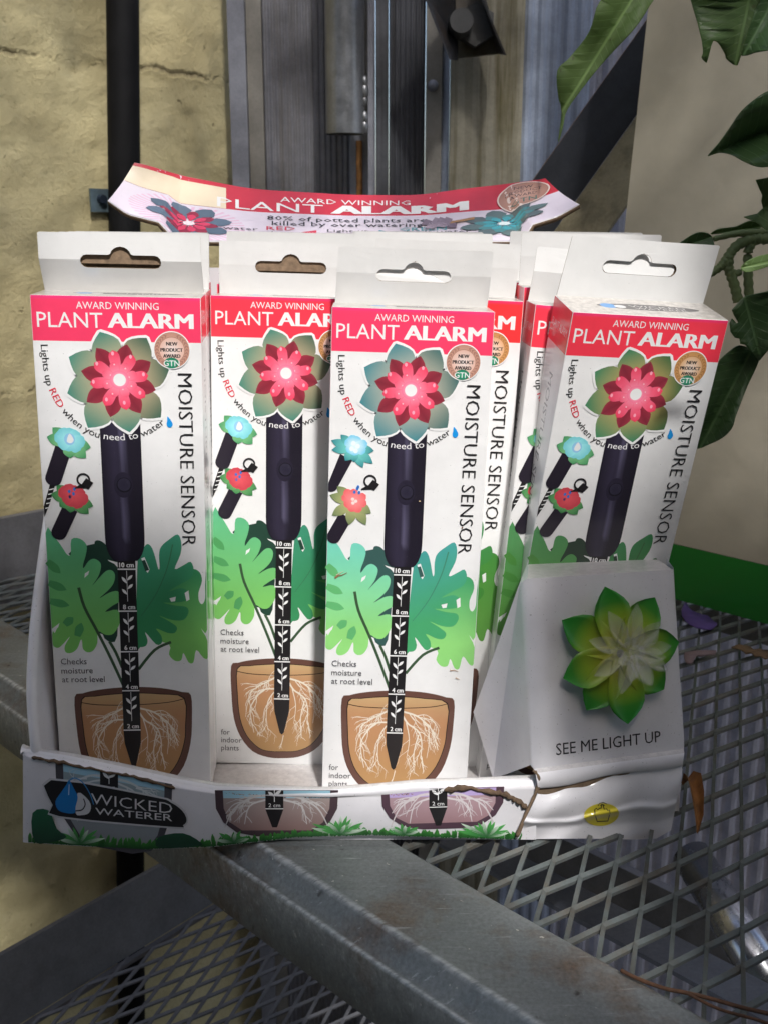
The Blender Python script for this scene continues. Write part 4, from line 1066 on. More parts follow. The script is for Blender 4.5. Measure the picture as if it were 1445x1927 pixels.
def bn(name, bm, m, par, smooth=False):
    o = mesh_obj(name, bm, m, None, smooth); o.parent = par; o.matrix_parent_inverse = Matrix.Translation(-par.location); return o
bm = bmesh.new()
prof = [(-.0005, -.04), (-.0005, -.0012), (-.002, 0)] + [(lerp(-.003, -.0495, k / 5), 0.0) for k in range(6)] + [(-.0508, -.0003), (-.0520, -.0011), (-.0540, -.0042), (-.0570, -.0084), (-.0592, -.0112), (-.0602, -.0116), (-.0612, -.0118), (-.0620, -.0126), (-.0624, -.0142), (-.0626, -.045), (-.0606, -.045)]
sweep_along(bm, prof, -.548, .75, 60, .0003)
bn('front_beam', bm, M['beam'], bench)
bm = bmesh.new(); box(bm, (-.556, -.07, -.03), (-.548, .52, .055)); bmesh.ops.transform(bm, matrix=frame_mat(), verts=bm.verts)
bn('end_beam', bm, M['beam2'], bench)
bm = bmesh.new(); box(bm, (-.548, .50, -.045), (.75, .512, -.001)); bmesh.ops.transform(bm, matrix=frame_mat(), verts=bm.verts)
bn('back_beam', bm, M['beam2'], bench)
zb = -.10; ra = (bpz(1085, 1728, zb) - O0).dot(e2); rb = (bpz(1179, 1713, zb) - O0).dot(e2)
bm = bmesh.new(); box(bm, (-.2, min(ra, rb), zb - .003), (.75, max(ra, rb), zb)); bmesh.ops.transform(bm, matrix=frame_mat(), verts=bm.verts)
bn('cross_bar', bm, galv('bar_galv', lin((150, 156, 172)), .55, .25), bench)
for s, r in ((-.5, -.05), (.7, -.05), (-.5, .47), (.7, .47)):
    bm = bmesh.new(); box(bm, (s - .015, r - .015, -.95), (s + .015, r + .015, -.052)); bmesh.ops.transform(bm, matrix=frame_mat(), verts=bm.verts)
    bn('leg', bm, M['beam2'], bench)
def expanded(bm, Sv, Lv, origin, inside, wd, th, z):
    """expanded metal: zigzag strands of flat slanted strip"""
    h1 = (Sv + Lv) / 2; h2 = (Sv - Lv) / 2
    for i in range(-90, 91):
        for j in range(-40, 41):
            p = origin + Sv * i + Lv * j
            for a, b in ((p, p + h1), (p, p - h2), ):
                pass
            for d in (h1, h2, -h1, -h2):
                q = p + d * .5
                if not inside(q): continue
                jp = lambda w_: w_ + Vector((.0006 * mnoise.noise(w_ * 61), .0006 * mnoise.noise(w_ * 73 + Vector((5, 0, 0))), .0022 * mnoise.noise(w_ * 9) + .0005 * mnoise.noise(w_ * 90)))
                b = jp(p + d); pj = jp(p); ax = (b - pj).normalized(); sd = Vector((-ax.y, ax.x, 0)) * wd / 2
                tl = Vector((0, 0, th * .35)) if d.dot(Lv) > 0 else Vector((0, 0, -th * .35))
                pts = [(pj - ax * wd * .3), (b + ax * wd * .3)]
                v = [bm.verts.new(x + s_ * sd + Vector((0, 0, z + zz)) + tl * s_) for x in pts for s_ in (-1, 1) for zz in (-th / 2, th / 2)]
                for f in ((0, 1, 3, 2), (4, 6, 7, 5), (0, 4, 5, 1), (2, 3, 7, 6), (0, 2, 6, 4), (1, 5, 7, 3)): bm.faces.new([v[k] for k in f])
def half_only(Sv, Lv, origin, inside, wd, th, z):
    """nodes sit at i*S + j*L; the cell centres' nodes at +(S+L)/2 are reached by the four half diagonals"""
    bm = bmesh.new(); expanded(bm, Sv, Lv, origin, inside, wd, th, z); return bm
Sv = Vector((.0118, -.0131, 0)); Lv = Vector((.0284, .0390, 0))
def in_deck(q):
    d = q - O0; s = d.dot(e1); r = d.dot(e2); return -.548 < s < .45 and .0 < r < .50
bn('mesh_top', half_only(Sv, Lv, Vector((.0657, .4629, 0)), in_deck, .0020, .0017, -.0030), M['meshm'], bench)
# lower shelf of the same make
low = empty('lower_shelf', sh(.1, .2, -.5), 'lower mesh shelf below the bench, seen dark through the gap', 'shelf')
LZ = -.33
def in_low(q):
    d = q - O0; s = d.dot(e1); r = d.dot(e2)
    return (q - BR0).dot(brn_) > .004 and s < .02 and -.25 < r < .30
BR0 = bpz(64, 1911, -.33); BR1 = bpz(461, 1663, -.33); bd_ = (BR1 - BR0).normalized(); brn_ = Vector((bd_.y, -bd_.x, 0))
bn('mesh_deck', half_only(Sv, Lv, Vector((.0, .5, 0)), in_low, .0022, .0016, LZ), M['beam2'], low)
bm = bmesh.new()
b0 = BR0 - bd_ * .35; b1 = BR1 + bd_ * .25; up0 = (bpz(64, 1911, -.33) - bpz(0, 1789, -.33)).length
# the end beam: an angle with its broad face leaning back towards the wall
wtop = Vector((-.707, .707, 0)) * .008 + Vector((0, 0, .066))
poly_prism(bm, [b0, b1, b1 + wtop, b0 + wtop], (-.003, .003, 0))
poly_prism(bm, [b0 + Vector((.0005, 0, -.0005)), b1 + Vector((.0005, 0, -.0005)), b1 + brn_ * .006 + Vector((0, 0, -.0005)), b0 + brn_ * .006 + Vector((0, 0, -.0005))], (0, 0, -.004))
eb = bn('end_beam', bm, M['beam2'], low)
for uv in ((191, 1738), (316, 1668)):
    bm = bmesh.new(); hp = hit(uv[0], uv[1], b0, bd_.cross(wtop).normalized()); nrm = bd_.cross(wtop).normalized(); nrm = nrm if nrm.y < 0 else -nrm
    bmesh.ops.create_circle(bm, cap_ends=True, segments=16, radius=.0052 if uv[0] < 200 else .003, matrix=Matrix.Translation(hp + nrm * .0006) @ nrm.to_track_quat('Z', 'Y').to_matrix().to_4x4())
    o = mesh_obj('bolt_hole', bm, simple('hole_rust', (.02, .014, .012), .9)); o.parent = eb; o.matrix_parent_inverse = Matrix.Translation(-low.location)
bm = bmesh.new(); box(bm, (-.3, .502, LZ - .05), (.75, .512, LZ + .0)); box(bm, (-.2, .10, LZ - .03), (.75, .15, LZ - .006)); bmesh.ops.transform(bm, matrix=frame_mat(), verts=bm.verts)
bn('back_beam', bm, M['beam2'], low)

# ------------------------------------------------------------------ wall, pipe, cladding behind
wd_ = Vector((.7071, .7071, 0)); wn = Vector((.7071, -.7071, 0)); W0 = Vector((-.372, .945, 0))
wm = NT('cream_stucco')
f1 = wm.noise(9, 7, .66); f2 = wm.noise(130, 6, .7); f3 = wm.noise(420, 3, .7)
c = wm.ramp(f1, [(.3, lin((190, 177, 133))), (.55, lin((208, 196, 151))), (.75, lin((219, 208, 167)))])
c = wm.mix(wm.ramp(f2, [(.28, .5), (.40, 0.0)]), c, lin((132, 116, 80)))
c = wm.mix(wm.ramp(wm.noise(3.2, 4, .6), [(.45, 0.0), (.7, .35)]), c, lin((170, 152, 112)))
sxyz = wm.n('ShaderNodeSeparateXYZ'); wm.l(wm.coords(), sxyz.inputs[0])
ckm = None
zA = hit(100, 108, Vector((-.372, .945, 0)), Vector((.7071, -.7071, 0))).z; zA2 = hit(380, 140, Vector((-.372, .945, 0)), Vector((.7071, -.7071, 0))).z; zB = hit(30, 738, Vector((-.372, .945, 0)), Vector((.7071, -.7071, 0))).z
for z0, amp, lo in ((zA, .030, .40), (zB, .024, .52), (zA + .14, .05, .50)):
    wob = wm.math('MULTIPLY', wm.math('SUBTRACT', wm.noise(16, 5, .68, wm.coords((1, 1, .02))), .5), amp)
    dz = wm.math('ABSOLUTE', wm.math('SUBTRACT', wm.math('SUBTRACT', sxyz.outputs[2], z0), wob))
    k_ = wm.math('MULTIPLY', wm.ramp(dz, [(0.0, 1.0), (.0005, .8), (.0015, 0.0)]), wm.ramp(wm.noise(30, 4, .75), [(lo + .05, 0.0), (lo + .2, 1.0)]))
    ckm = k_ if ckm is None else wm.math('MAXIMUM', ckm, k_)
c = wm.mix(wm.math('MULTIPLY', ckm, .65), c, lin((100, 84, 58)))
pit = wm.ramp(wm.noise(95, 3, .6), [(.25, 1.0), (.31, 0.0)])
c = wm.mix(wm.math('MULTIPLY', pit, .6), c, lin((110, 94, 62)))
wm.set(Base_Color=c, Roughness=.92)
hh = wm.math('ADD', wm.math('ADD', wm.math('MULTIPLY', wm.noise(42, 5, .6), .55), wm.math('MULTIPLY', f2, .5)), wm.math('MULTIPLY', f3, .12))
hh = wm.math('SUBTRACT', hh, wm.math('MULTIPLY', ckm, .6)); hh = wm.math('SUBTRACT', hh, wm.math('MULTIPLY', pit, .3))
wm.bump(hh, .7, .0055)
bm = bmesh.new(); rows = []
nU, nV = 200, 380
for j in range(nV + 1):
    z = lerp(-.95, 1.2, j / nV); row = []
    for i in range(nU + 1):
        s = lerp(-.75, .31, i / nU); p = W0 + wd_ * s + Vector((0, 0, z))
        h = .006 * mnoise.fractal(Vector((s * 7, z * 7, 3)), .9, 2.1, 4) + .002 * mnoise.noise(Vector((s * 45, z * 45, 9)))
        k = abs(z - .455 + .03 * s - .010 * mnoise.noise(Vector((s * 22, 0, 0))) - .004 * mnoise.noise(Vector((s * 80, 3, 0)))) ; h -= .0045 * max(0, 1 - k / .0035) * max(0, min(1, .6 + 2 * mnoise.noise(Vector((s * 9, 4, 1)))))
        row.append(p + wn * h)
    rows.append(row)
quadgrid(bm, rows)
wall = mesh_obj('stucco_wall', bm, wm.m); tag(wall, 'rough cream stucco wall with cracks, left of the metal cladding', 'wall')
# pipe
bm = bmesh.new(); pp_ = lambda z: (-.246 + (z - .303) * .0435, -.246 + (z - .303) * .0435 + 1.317 - .027, z)
tube(bm, [pp_(-.95), pp_(0), pp_(1.2)], .0148, 28)
pm = simple('black_pvc', (.006, .006, .0065), .7, var=.3, scale=30, bump=.05)
pm.node_tree.nodes['Principled BSDF'].inputs['Specular IOR Level'].default_value = .12
pipe = mesh_obj('drain_pipe', bm, pm, None); tag(pipe, 'black plastic pipe running down the cream wall', 'pipe')
bm = bmesh.new(); pc0 = hit(190, 375, W0 + wn * .008, wn)
lx = wd_; mt = Matrix(((lx.x, wn.x, 0, pc0.x), (lx.y, wn.y, 0, pc0.y), (0, 0, 1, pc0.z), (0, 0, 0, 1)))
box(bm, (-.011, -.001, -.0115), (.022, .0012, .0095)); bmesh.ops.transform(bm, matrix=mt, verts=bm.verts)
mc = galv('clip_steel', lin((120, 140, 150)), .45, .6)
clip = mesh_obj('pipe_clip', bm, mc, pipe)
bm = bmesh.new(); bmesh.ops.create_cone(bm, cap_ends=True, segments=12, radius1=.0048, radius2=.004, depth=.005, matrix=Matrix.Translation(pc0 + wn * .003) @ wn.to_track_quat('Z', 'Y').to_matrix().to_4x4())
mesh_obj('clip_bolt', bm, simple('dark_bolt', (.02, .03, .05), .4, .3), clip)

def strip_obj(name, x0, x1, Y0, Y1, mat, label, cat, ribs=0, amp=.002, z0=-.95, z1=1.2, group=None, thick=.004, shape='v'):
    """vertical panel from x0 to x1 (metres), from depth Y0 to Y1, with real ribs"""
    bm = bmesh.new(); n = max(1, ribs * 4); pr = []
    for i in range(n + 1):
        t = i / n; o_ = 0
        if ribs:
            ph = i % 4; o_ = -amp if ph in (1, 2) else 0.0
            if shape == 's': o_ = -amp * (0.5 - 0.5 * math.cos(2 * math.pi * i / 4))
        pr.append((lerp(x0, x1, t), lerp(Y0, Y1, t) + o_))
    pr = [(x0, max(Y0, Y1) + thick + .01)] + pr + [(x1, max(Y0, Y1) + thick + .01)]
    quadgrid(bm, [[Vector((x, y, z)) for x, y in pr] for z in (z0, z1)], smooth=False)
    o = mesh_obj(name, bm, mat); tag(o, label, cat, group); return o
G1 = galv('trim_galv', lin((150, 152, 162)), .6, .25)
G2 = galv('panel_galv', lin((136, 136, 142)), .5, .3, stain=lin((112, 104, 90)), streak=(1, 1, .03), amt=.5, stscale=90)
G3 = galv('dark_panel', lin((98, 100, 106)), .5, .4, stain=lin((60, 58, 56)), streak=(1, 1, .03), amt=.6, stscale=80)
G4 = galv('stained_post', lin((150, 145, 128)), .6, .2, stain=lin((92, 84, 50)), streak=(1, 1, .05), amt=.9, stscale=70)
G5 = galv('blue_galv', lin((158, 168, 186)), .55, .25, stain=lin((104, 110, 122)), streak=(1, 1, .05), amt=.5, stscale=80)
G6 = galv('tube_galv', lin((150, 152, 156)), .38, .75, stain=lin((110, 108, 100)), streak=(1, 1, .1), amt=.4)
G7 = galv('tan_strip', lin((146, 142, 134)), .6, .25)
RUST = simple('rust', lin((122, 84, 44)), .9, var=.4, scale=120, bump=.4)
strip_obj('metal_trim', -.152, -.135, 1.120, 1.119, G1, 'smooth grey metal trim where the cream wall ends', 'metal trim')
strip_obj('metal_strip', -.1345, -.1195, 1.126, 1.126, G7, 'narrow tan-grey strip right of the smooth trim', 'metal strip')
strip_obj('ribbed_panel', -.119, -.034, 1.128, 1.130, G2, 'wide grey panel with fine ribs, left of the tube', 'metal panel', 15, .0014)
strip_obj('flat_post', -.0335, -.0085, 1.118, 1.112, G1, 'pale flat post with a rust streak below the tube', 'post')
bm = bmesh.new(); box(bm, (-.0275, 1.1135, -.3), (-.0215, 1.1150, .392)); st = mesh_obj('rust_streak', bm, RUST, bpy.data.objects['flat_post'])
strip_obj('smooth_strip', -.008, .0045, 1.122, 1.124, G3, 'dark smooth strip between the pale post and the dark ribs', 'metal strip')
strip_obj('dark_ribbed_panel', .005, .0405, 1.124, 1.124, G3, 'dark ribbed panel right of the tube', 'metal panel', 7, .003)
hs_ = strip_obj('screwed_strip', .041, .0565, 1.112, 1.112, G7, 'tan metal strip with a dome screw left of the stained post', 'metal strip')
bm = bmesh.new(); bmesh.ops.create_uvsphere(bm, u_segments=14, v_segments=8, radius=.0055, matrix=Matrix.Translation(bp(814, 161, 1.112))); mesh_obj('screw', bm, G1, hs_, True)
strip_obj('edge_strip', .057, .0640, 1.116, 1.112, G5, 'thin blue-grey edge strip beside the stained post', 'metal strip')
strip_obj('stained_post', .0645, .1345, 1.104, 1.104, G4, 'broad post with green-brown stains under the bolted cleat', 'post', 5, .0012, shape='s')
strip_obj('blue_channel', .135, .2015, 1.112, 1.128, G5, 'blue-grey ribbed channel right of the stained post', 'metal channel', 5, .0025)
M['clad'] = galv('cladding', lin((196, 198, 212)), .4, .3)
strip_obj('corrugated_sheet', .203, 1.15, 1.16, 1.0, M['clad'], 'corrugated metal sheet far right, behind the dark brace', 'metal sheet', 52, .006)
strip_obj('corrugated_sheet', -.16, .9, 1.20, 1.20, M['clad'], 'corrugated metal sheet behind the bench, seen low through the mesh', 'metal sheet', 60, .006, z1=.02)
# tube
tb = empty('steel_tube', bp(648, 250, 1.06), 'round galvanised tube ending above the header', 'tube')
def tbn(name, bm, m, smooth=False):
    o = mesh_obj(name, bm, m, None, smooth); o.parent = tb; o.matrix_parent_inverse = Matrix.Translation(-tb.location); return o
cxt = bp(649, 250, 1.06)
bm = bmesh.new(); tube(bm, [(cxt.x, 1.075, cxt.z), (cxt.x, 1.075, 1.2)], .0185, 32, cap=False); tube(bm, [(cxt.x, 1.075, 1.2), (cxt.x, 1.075, cxt.z)], .0160, 32, cap=False)
bmesh.ops.solidify(bm, geom=[], thickness=0) if False else None
tbn('tube_body', bm, G6)
bm = bmesh.new()
for v_, r_ in ((155, .0042), (172, .005), (190, .0036), (222, .0045), (240, .0048)):
    bmesh.ops.create_uvsphere(bm, u_segments=12, v_segments=8, radius=r_, matrix=Matrix.Translation(bp(686, v_, 1.072)) @ Matrix.Diagonal((.8, .8, 1.5, 1)))
tbn('weld_bead', bm, G6, True)
bm = bmesh.new(); box(bm, (bp(692, 0, 1.085).x, 1.082, -.95), (bp(702, 0, 1.085).x, 1.11, 1.2)); tbn('flange', bm, G1)
# cleat with bolt
cl_ = empty('steel_cleat', bp(870, 100, 1.06), 'dark angled steel cleat with a bolt, top of the stained post', 'cleat')
DK = galv('dark_steel', lin((52, 54, 58)), .55, .5, stain=lin((60, 48, 38)), streak=(1, 1, 1), amt=.6, stscale=30)
def cln(name, bm, m, sm=False):
    o = mesh_obj(name, bm, m, None, sm); o.parent = cl_; o.matrix_parent_inverse = Matrix.Translation(-cl_.location); return o
bm = bmesh.new(); poly_prism(bm, [bp(780, -50, 1.03), bp(800, 0, 1.03), bp(845, 112, 1.03), bp(858, 114, 1.06), bp(858, 60, 1.075), bp(850, -50, 1.075)], (.002, .002, 0)); cln('side_plate', bm, DK)
bm = bmesh.new(); poly_prism(bm, [bp(850, -50, 1.077), bp(856, 110, 1.075), bp(936, 101, 1.075), bp(900, -50, 1.077)], (0, .004, 0)); cln('face_plate', bm, galv('cleat_face', lin((112, 108, 100)), .6, .4, stain=lin((80, 66, 54)), streak=(1, 1, 1), amt=.6, stscale=40))
bm = bmesh.new(); poly_prism(bm, [bp(890, -50, 1.04), bp(905, 0, 1.04), bp(948, 104, 1.045), bp(936, 101, 1.075), bp(898, -50, 1.077)], (.002, 0, 0)); cln('side_plate', bm, DK)
bm = bmesh.new(); q = Vector((0, -1, 0)).to_track_quat('Z', 'Y').to_matrix().to_4x4()
bmesh.ops.create_cone(bm, cap_ends=True, segments=6, radius1=.019, radius2=.019, depth=.014, matrix=Matrix.Translation(bp(893, 48, 1.066)) @ q)
bmesh.ops.create_cone(bm, cap_ends=True, segments=20, radius1=.0115, radius2=.0105, depth=.030, matrix=Matrix.Translation(bp(866, 44, 1.050)) @ q)
cln('bolt', bm, galv('bolt_steel', lin((84, 84, 84)), .6, .3))
# diagonal brace (an angle section)
BR = empty('diagonal_brace', bp(1100, 300, 1.0), 'dark steel angle brace slanting up behind the cream board', 'brace')
def brn(name, bm, m):
    o = mesh_obj(name, bm, m, None); o.parent = BR; o.matrix_parent_inverse = Matrix.Translation(-BR.location); return o
uA, uB = Vector((930, 440)), Vector((1300, -80))
def br(t, off, Y): p = uA.lerp(uB, t); return bp(p.x + off * .82, p.y + off * .57, Y)
bm = bmesh.new(); poly_prism(bm, [br(-.9, 0, 1.0), br(1.3, 0, 1.0), br(1.3, 88, 1.02), br(-.9, 88, 1.02)], (.0, .004, 0), 0, 1)
brn('flange', bm, [galv('brace_steel', lin((64, 66, 72)), .6, .35), RUST])
bm = bmesh.new(); poly_prism(bm, [br(-.9, 88.5, 1.019), br(1.3, 88.5, 1.019), br(1.3, 170, .985), br(-.9, 170, .985)], (.003, .003, 0)); brn('flange', bm, galv('brace_face', lin((150, 140, 112)), .8, .1, stain=lin((84, 76, 54)), streak=(1, 1, 1), amt=.6, stscale=40))
# board with a green foot
r0 = .433
bd = empty('sign_board', sh(0, r0, 0), 'tall cream board with a green band along its foot, right edge', 'board')
def bdn(name, bm, m):
    o = mesh_obj(name, bm, m, None); o.parent = bd; o.matrix_parent_inverse = Matrix.Translation(-bd.location); return o
bm = bmesh.new(); poly_prism(bm, [sh(-.176, r0, .0495), sh(.6, r0, .0495), sh(.6, r0, 1.0), sh(-.118, r0, 1.0)], e2 * .005)
bdn('panel', bm, card_mat('cream_board', lin((176, 169, 153)), rough=.5))
bm = bmesh.new(); poly_prism(bm, [sh(-.178, r0, .001), sh(.6, r0, .001), sh(.6, r0, .049), sh(-.176, r0, .049)], e2 * .005)
bdn('foot_band', bm, card_mat('green_band', lin((20, 118, 34)), rough=.5))

# ------------------------------------------------------------------ trailing plant on the right
def leaf_mat(name, c0, c1, rough=.35, trans=.25, veins=False):
    x = NT(name); f = x.noise(45, 4, .6)
    c = x.ramp(f, [(.3, c0), (.7, c1)])
    if veins:
        at = x.n('ShaderNodeAttribute'); at.attribute_name = 'Vein'; sp = x.n('ShaderNodeSeparateXYZ'); x.l(at.outputs['Vector'], sp.inputs[0])
        sa = x.math('ABSOLUTE', sp.outputs[0]); jit = x.math('MULTIPLY', x.math('SUBTRACT', x.noise(60, 2, .5), .5), .10)
        mid = x.ramp(sa, [(0.0, 1.0), (.02, .7), (.035, 0.0)])
        ph = x.math('ADD', x.math('SUBTRACT', sp.outputs[1], x.math('MULTIPLY', sa, .75)), jit)
        vn = x.math('ABSOLUTE', x.math('SINE', x.math('MULTIPLY', ph, 17.0)))
        vein = x.math('MULTIPLY', x.ramp(vn, [(0.0, 1.0), (.10, .45), (.22, 0.0)]), .55)
        c = x.mix(x.math('MULTIPLY', x.math('MAXIMUM', mid, vein), .5), c, tuple(min(1, q * 2.1 + .03) for q in c1))
        spots = x.ramp(x.noise(150, 3, .6), [(.68, 0.0), (.74, .5)]); c = x.mix(spots, c, (.10, .08, .035))
        edge = x.math('SUBTRACT', 0.0, x.math('MULTIPLY', x.math('MAXIMUM', mid, vein), .6))
        x.bump(x.math('ADD', edge, x.math('MULTIPLY', x.noise(120, 3, .5), .3)), .45, .0012)
    x.set(Base_Color=c, Roughness=rough)
    x.bump(x.noise(120, 3, .5), .25, .001) if not veins else None
    tl = x.n('ShaderNodeBsdfTranslucent'); x.l(c, tl.inputs[0]); mx = x.n('ShaderNodeMixShader'); mx.inputs[0].default_value = trans
    o_ = [n for n in x.t.nodes if n.type == 'OUTPUT_MATERIAL'][0]
    x.l(x.b.outputs[0], mx.inputs[1]); x.l(tl.outputs[0], mx.inputs[2]); x.l(mx.outputs[0], o_.inputs[0]); return x.m
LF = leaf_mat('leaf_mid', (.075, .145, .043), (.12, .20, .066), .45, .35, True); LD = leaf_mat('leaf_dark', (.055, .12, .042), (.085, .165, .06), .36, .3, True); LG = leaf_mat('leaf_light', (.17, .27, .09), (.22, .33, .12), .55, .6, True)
plant = empty('trailing_plant', bp(1400, 520, .70), 'trailing plant with glossy leaves hanging in front of the cream board', 'plant')
def pln(name, bm, m, par=None, smooth=True):
    o = mesh_obj(name, bm, m, None, smooth); o.parent = plant; o.matrix_parent_inverse = Matrix.Translation(-plant.location); return o
def leaf(pts, rib, Y, mat, fold=.0006, tilt=(0, 0), rough=True):
    P2 = [(p.x, p.y) for p in smooth_closed(pts, 4)] if rough else pts
    tri = tessellate_polygon([[Vector((x, y, 0)) for x, y in P2]])
    bm = bmesh.new(); vs = [bm.verts.new((x, y, 0)) for x, y in P2]
    for f in tri:
        if len(set(f)) == 3:
            try: bm.faces.new([vs[i] for i in f])
            except ValueError: pass
    a, b = Vector(rib[0]), Vector(rib[1]); d = (b - a).normalized(); nn = Vector((-d.y, d.x))
    cen = a
    for k in (-1, 0, 1):
        o_ = a + nn * (k * 14.0); bmesh.ops.bisect_plane(bm, geom=bm.verts[:] + bm.edges[:] + bm.faces[:], plane_co=(o_.x, o_.y, 0), plane_no=(nn.x, nn.y, 0))
    L = (b - a).length
    for k in range(1, 12):
        o_ = a + d * (L * k / 11 - L * .05); bmesh.ops.bisect_plane(bm, geom=bm.verts[:] + bm.edges[:] + bm.faces[:], plane_co=(o_.x, o_.y, 0), plane_no=(d.x, d.y, 0))
    vl = bm.verts.layers.float_vector.new('Vein')
    for v in bm.verts:
        q = Vector((v.co.x, v.co.y)) - a; s = abs(q.dot(nn)); t = q.dot(d); v[vl] = (q.dot(nn) / 100, t / 100, 0)
        yy = Y - fold * min(s, 45) * .6 + .004 * math.sin(t / 28.0) * min(1, s / 30) + tilt[0] * (v.co.x - a.x) * 1e-4 + tilt[1] * (v.co.y - a.y) * 1e-4
        v.co = bp(v.co.x, v.co.y, yy)
    o = pln('leaf', bm, mat); s_ = o.modifiers.new('t', 'SOLIDIFY'); s_.thickness = .0006; return o
c3 = [780, 0, 1445, 480]; c9 = [1100, 0, 1445, 300]; c10 = [1260, 280, 1445, 580]; c11 = [1270, 520, 1445, 860]
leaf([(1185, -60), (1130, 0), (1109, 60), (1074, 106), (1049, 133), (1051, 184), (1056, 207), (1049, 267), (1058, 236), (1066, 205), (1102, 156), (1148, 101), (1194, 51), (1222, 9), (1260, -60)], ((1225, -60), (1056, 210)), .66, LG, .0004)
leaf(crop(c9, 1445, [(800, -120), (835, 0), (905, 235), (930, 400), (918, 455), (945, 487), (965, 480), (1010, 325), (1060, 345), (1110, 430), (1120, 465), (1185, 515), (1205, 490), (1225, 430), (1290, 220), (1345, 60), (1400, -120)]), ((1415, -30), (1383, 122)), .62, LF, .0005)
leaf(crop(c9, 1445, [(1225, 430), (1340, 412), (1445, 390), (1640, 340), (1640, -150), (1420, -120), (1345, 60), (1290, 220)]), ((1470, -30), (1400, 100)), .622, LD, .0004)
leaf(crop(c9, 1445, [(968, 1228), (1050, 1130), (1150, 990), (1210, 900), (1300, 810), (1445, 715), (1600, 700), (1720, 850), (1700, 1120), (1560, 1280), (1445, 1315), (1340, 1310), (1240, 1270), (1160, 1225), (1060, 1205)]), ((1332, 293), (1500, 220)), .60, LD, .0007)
leaf(crop(c10, 1188, [(1030, 375), (1188, 345), (1300, 340), (1320, 900), (1200, 1010), (1110, 950), (1040, 890), (890, 830), (1050, 790), (1120, 720), (1100, 630), (1110, 560), (1070, 470)]), ((1400, 405), (1470, 380)), .61, LF, .0005, rough=False)
leaf(crop(c10, 1188, [(490, 1035), (570, 970), (700, 950), (800, 935), (950, 870), (1050, 890), (1110, 950), (980, 985), (700, 1015)]), ((1336, 441), (1432, 425)), .64, LF, .0004)
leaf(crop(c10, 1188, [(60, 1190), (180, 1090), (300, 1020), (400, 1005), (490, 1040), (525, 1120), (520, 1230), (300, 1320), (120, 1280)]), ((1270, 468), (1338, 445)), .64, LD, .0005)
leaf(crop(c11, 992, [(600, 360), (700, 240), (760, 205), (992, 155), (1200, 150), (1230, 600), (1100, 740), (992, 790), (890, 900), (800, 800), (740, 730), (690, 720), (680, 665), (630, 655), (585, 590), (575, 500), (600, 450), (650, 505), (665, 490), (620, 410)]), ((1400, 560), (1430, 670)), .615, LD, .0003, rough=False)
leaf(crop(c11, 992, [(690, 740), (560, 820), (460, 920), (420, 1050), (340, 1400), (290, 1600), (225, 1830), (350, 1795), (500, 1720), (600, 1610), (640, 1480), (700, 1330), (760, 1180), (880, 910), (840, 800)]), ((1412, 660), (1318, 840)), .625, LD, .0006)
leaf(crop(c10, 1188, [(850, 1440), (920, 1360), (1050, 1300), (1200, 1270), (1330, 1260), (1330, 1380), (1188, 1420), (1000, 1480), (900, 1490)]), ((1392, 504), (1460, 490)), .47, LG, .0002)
bm = bmesh.new()
for path, r0, r1 in (([(530, 1090), (750, 1035), (950, 1015), (1230, 1005)], .0016, .0024), ([(1230, 1080), (1080, 1085), (950, 1100), (800, 1180), (710, 1290), (640, 1390), (580, 1450), (480, 1515)], .0036, .0022), ([(710, 1290), (705, 1430), (740, 1540), (790, 1700), (820, 1850)], .0030, .0030), ([(1010, 1120), (945, 1230), (940, 1400), (945, 1600), (955, 1790)], .0026, .0028), ([(715, 1530), (780, 1510), (860, 1490)], .0030, .0018)):
    pp = [bp(u, v, .635) for u, v in crop(c10, 1188, path)]; pp = smooth_path(pp, 6); n_ = len(pp)
    tube(bm, pp, [lerp(r0, r1, i / (n_ - 1)) * (1 + .12 * math.sin(i * 2.1)) for i in range(n_)], 9)
pln('stem', bm, simple('stem_green', (.13, .18, .07), .55, var=.3, scale=90))

# ------------------------------------------------------------------ litter on the mesh
def petal_obj(name, pts, z, mat, label, cat, amp=.004):
    P2 = [(p.x, p.y) for p in smooth_closed(pts, 3)]; bm = bmesh.new()
    tri = tessellate_polygon([[Vector((x, y, 0)) for x, y in P2]]); vs = [bm.verts.new((x, y, 0)) for x, y in P2]
    for f in tri:
        if len(set(f)) == 3:
            try: bm.faces.new([vs[i] for i in f])
            except ValueError: pass
    bmesh.ops.subdivide_edges(bm, edges=bm.edges[:], cuts=1)
    for v in bm.verts:
        x, y = v.co.x, v.co.y; q = bpz(x, y, z); q.z += amp * abs(mnoise.noise(Vector((x * .05, y * .05, z * 100)))) + .001; v.co = q
    o = mesh_obj(name, bm, mat, None, True); s_ = o.modifiers.new('t', 'SOLIDIFY'); s_.thickness = .0007; tag(o, label, cat); return o
petal_obj('flower_petal', [(1282, 1165), (1288, 1138), (1300, 1152), (1330, 1165), (1348, 1178), (1340, 1188), (1310, 1186)], .001, simple('purple_petal', lin((84, 66, 128)), .7), 'crumpled purple petal below the green band', 'petal')
petal_obj('dry_petal', [(1286, 1236), (1296, 1230), (1340, 1228), (1344, 1236), (1312, 1240), (1300, 1253), (1290, 1250)], .001, simple('faded_petal', lin((120, 104, 108)), .8), 'pale dried petal on the mesh, right of the demo block', 'petal')
petal_obj('dry_petal', [(1375, 1222), (1400, 1220), (1432, 1232), (1445, 1232), (1445, 1245), (1420, 1240), (1398, 1232)], .001, simple('brown_petal', lin((112, 90, 66)), .8), 'brown dried petal at the right edge of the mesh', 'petal')
bm = bmesh.new(); rows = []
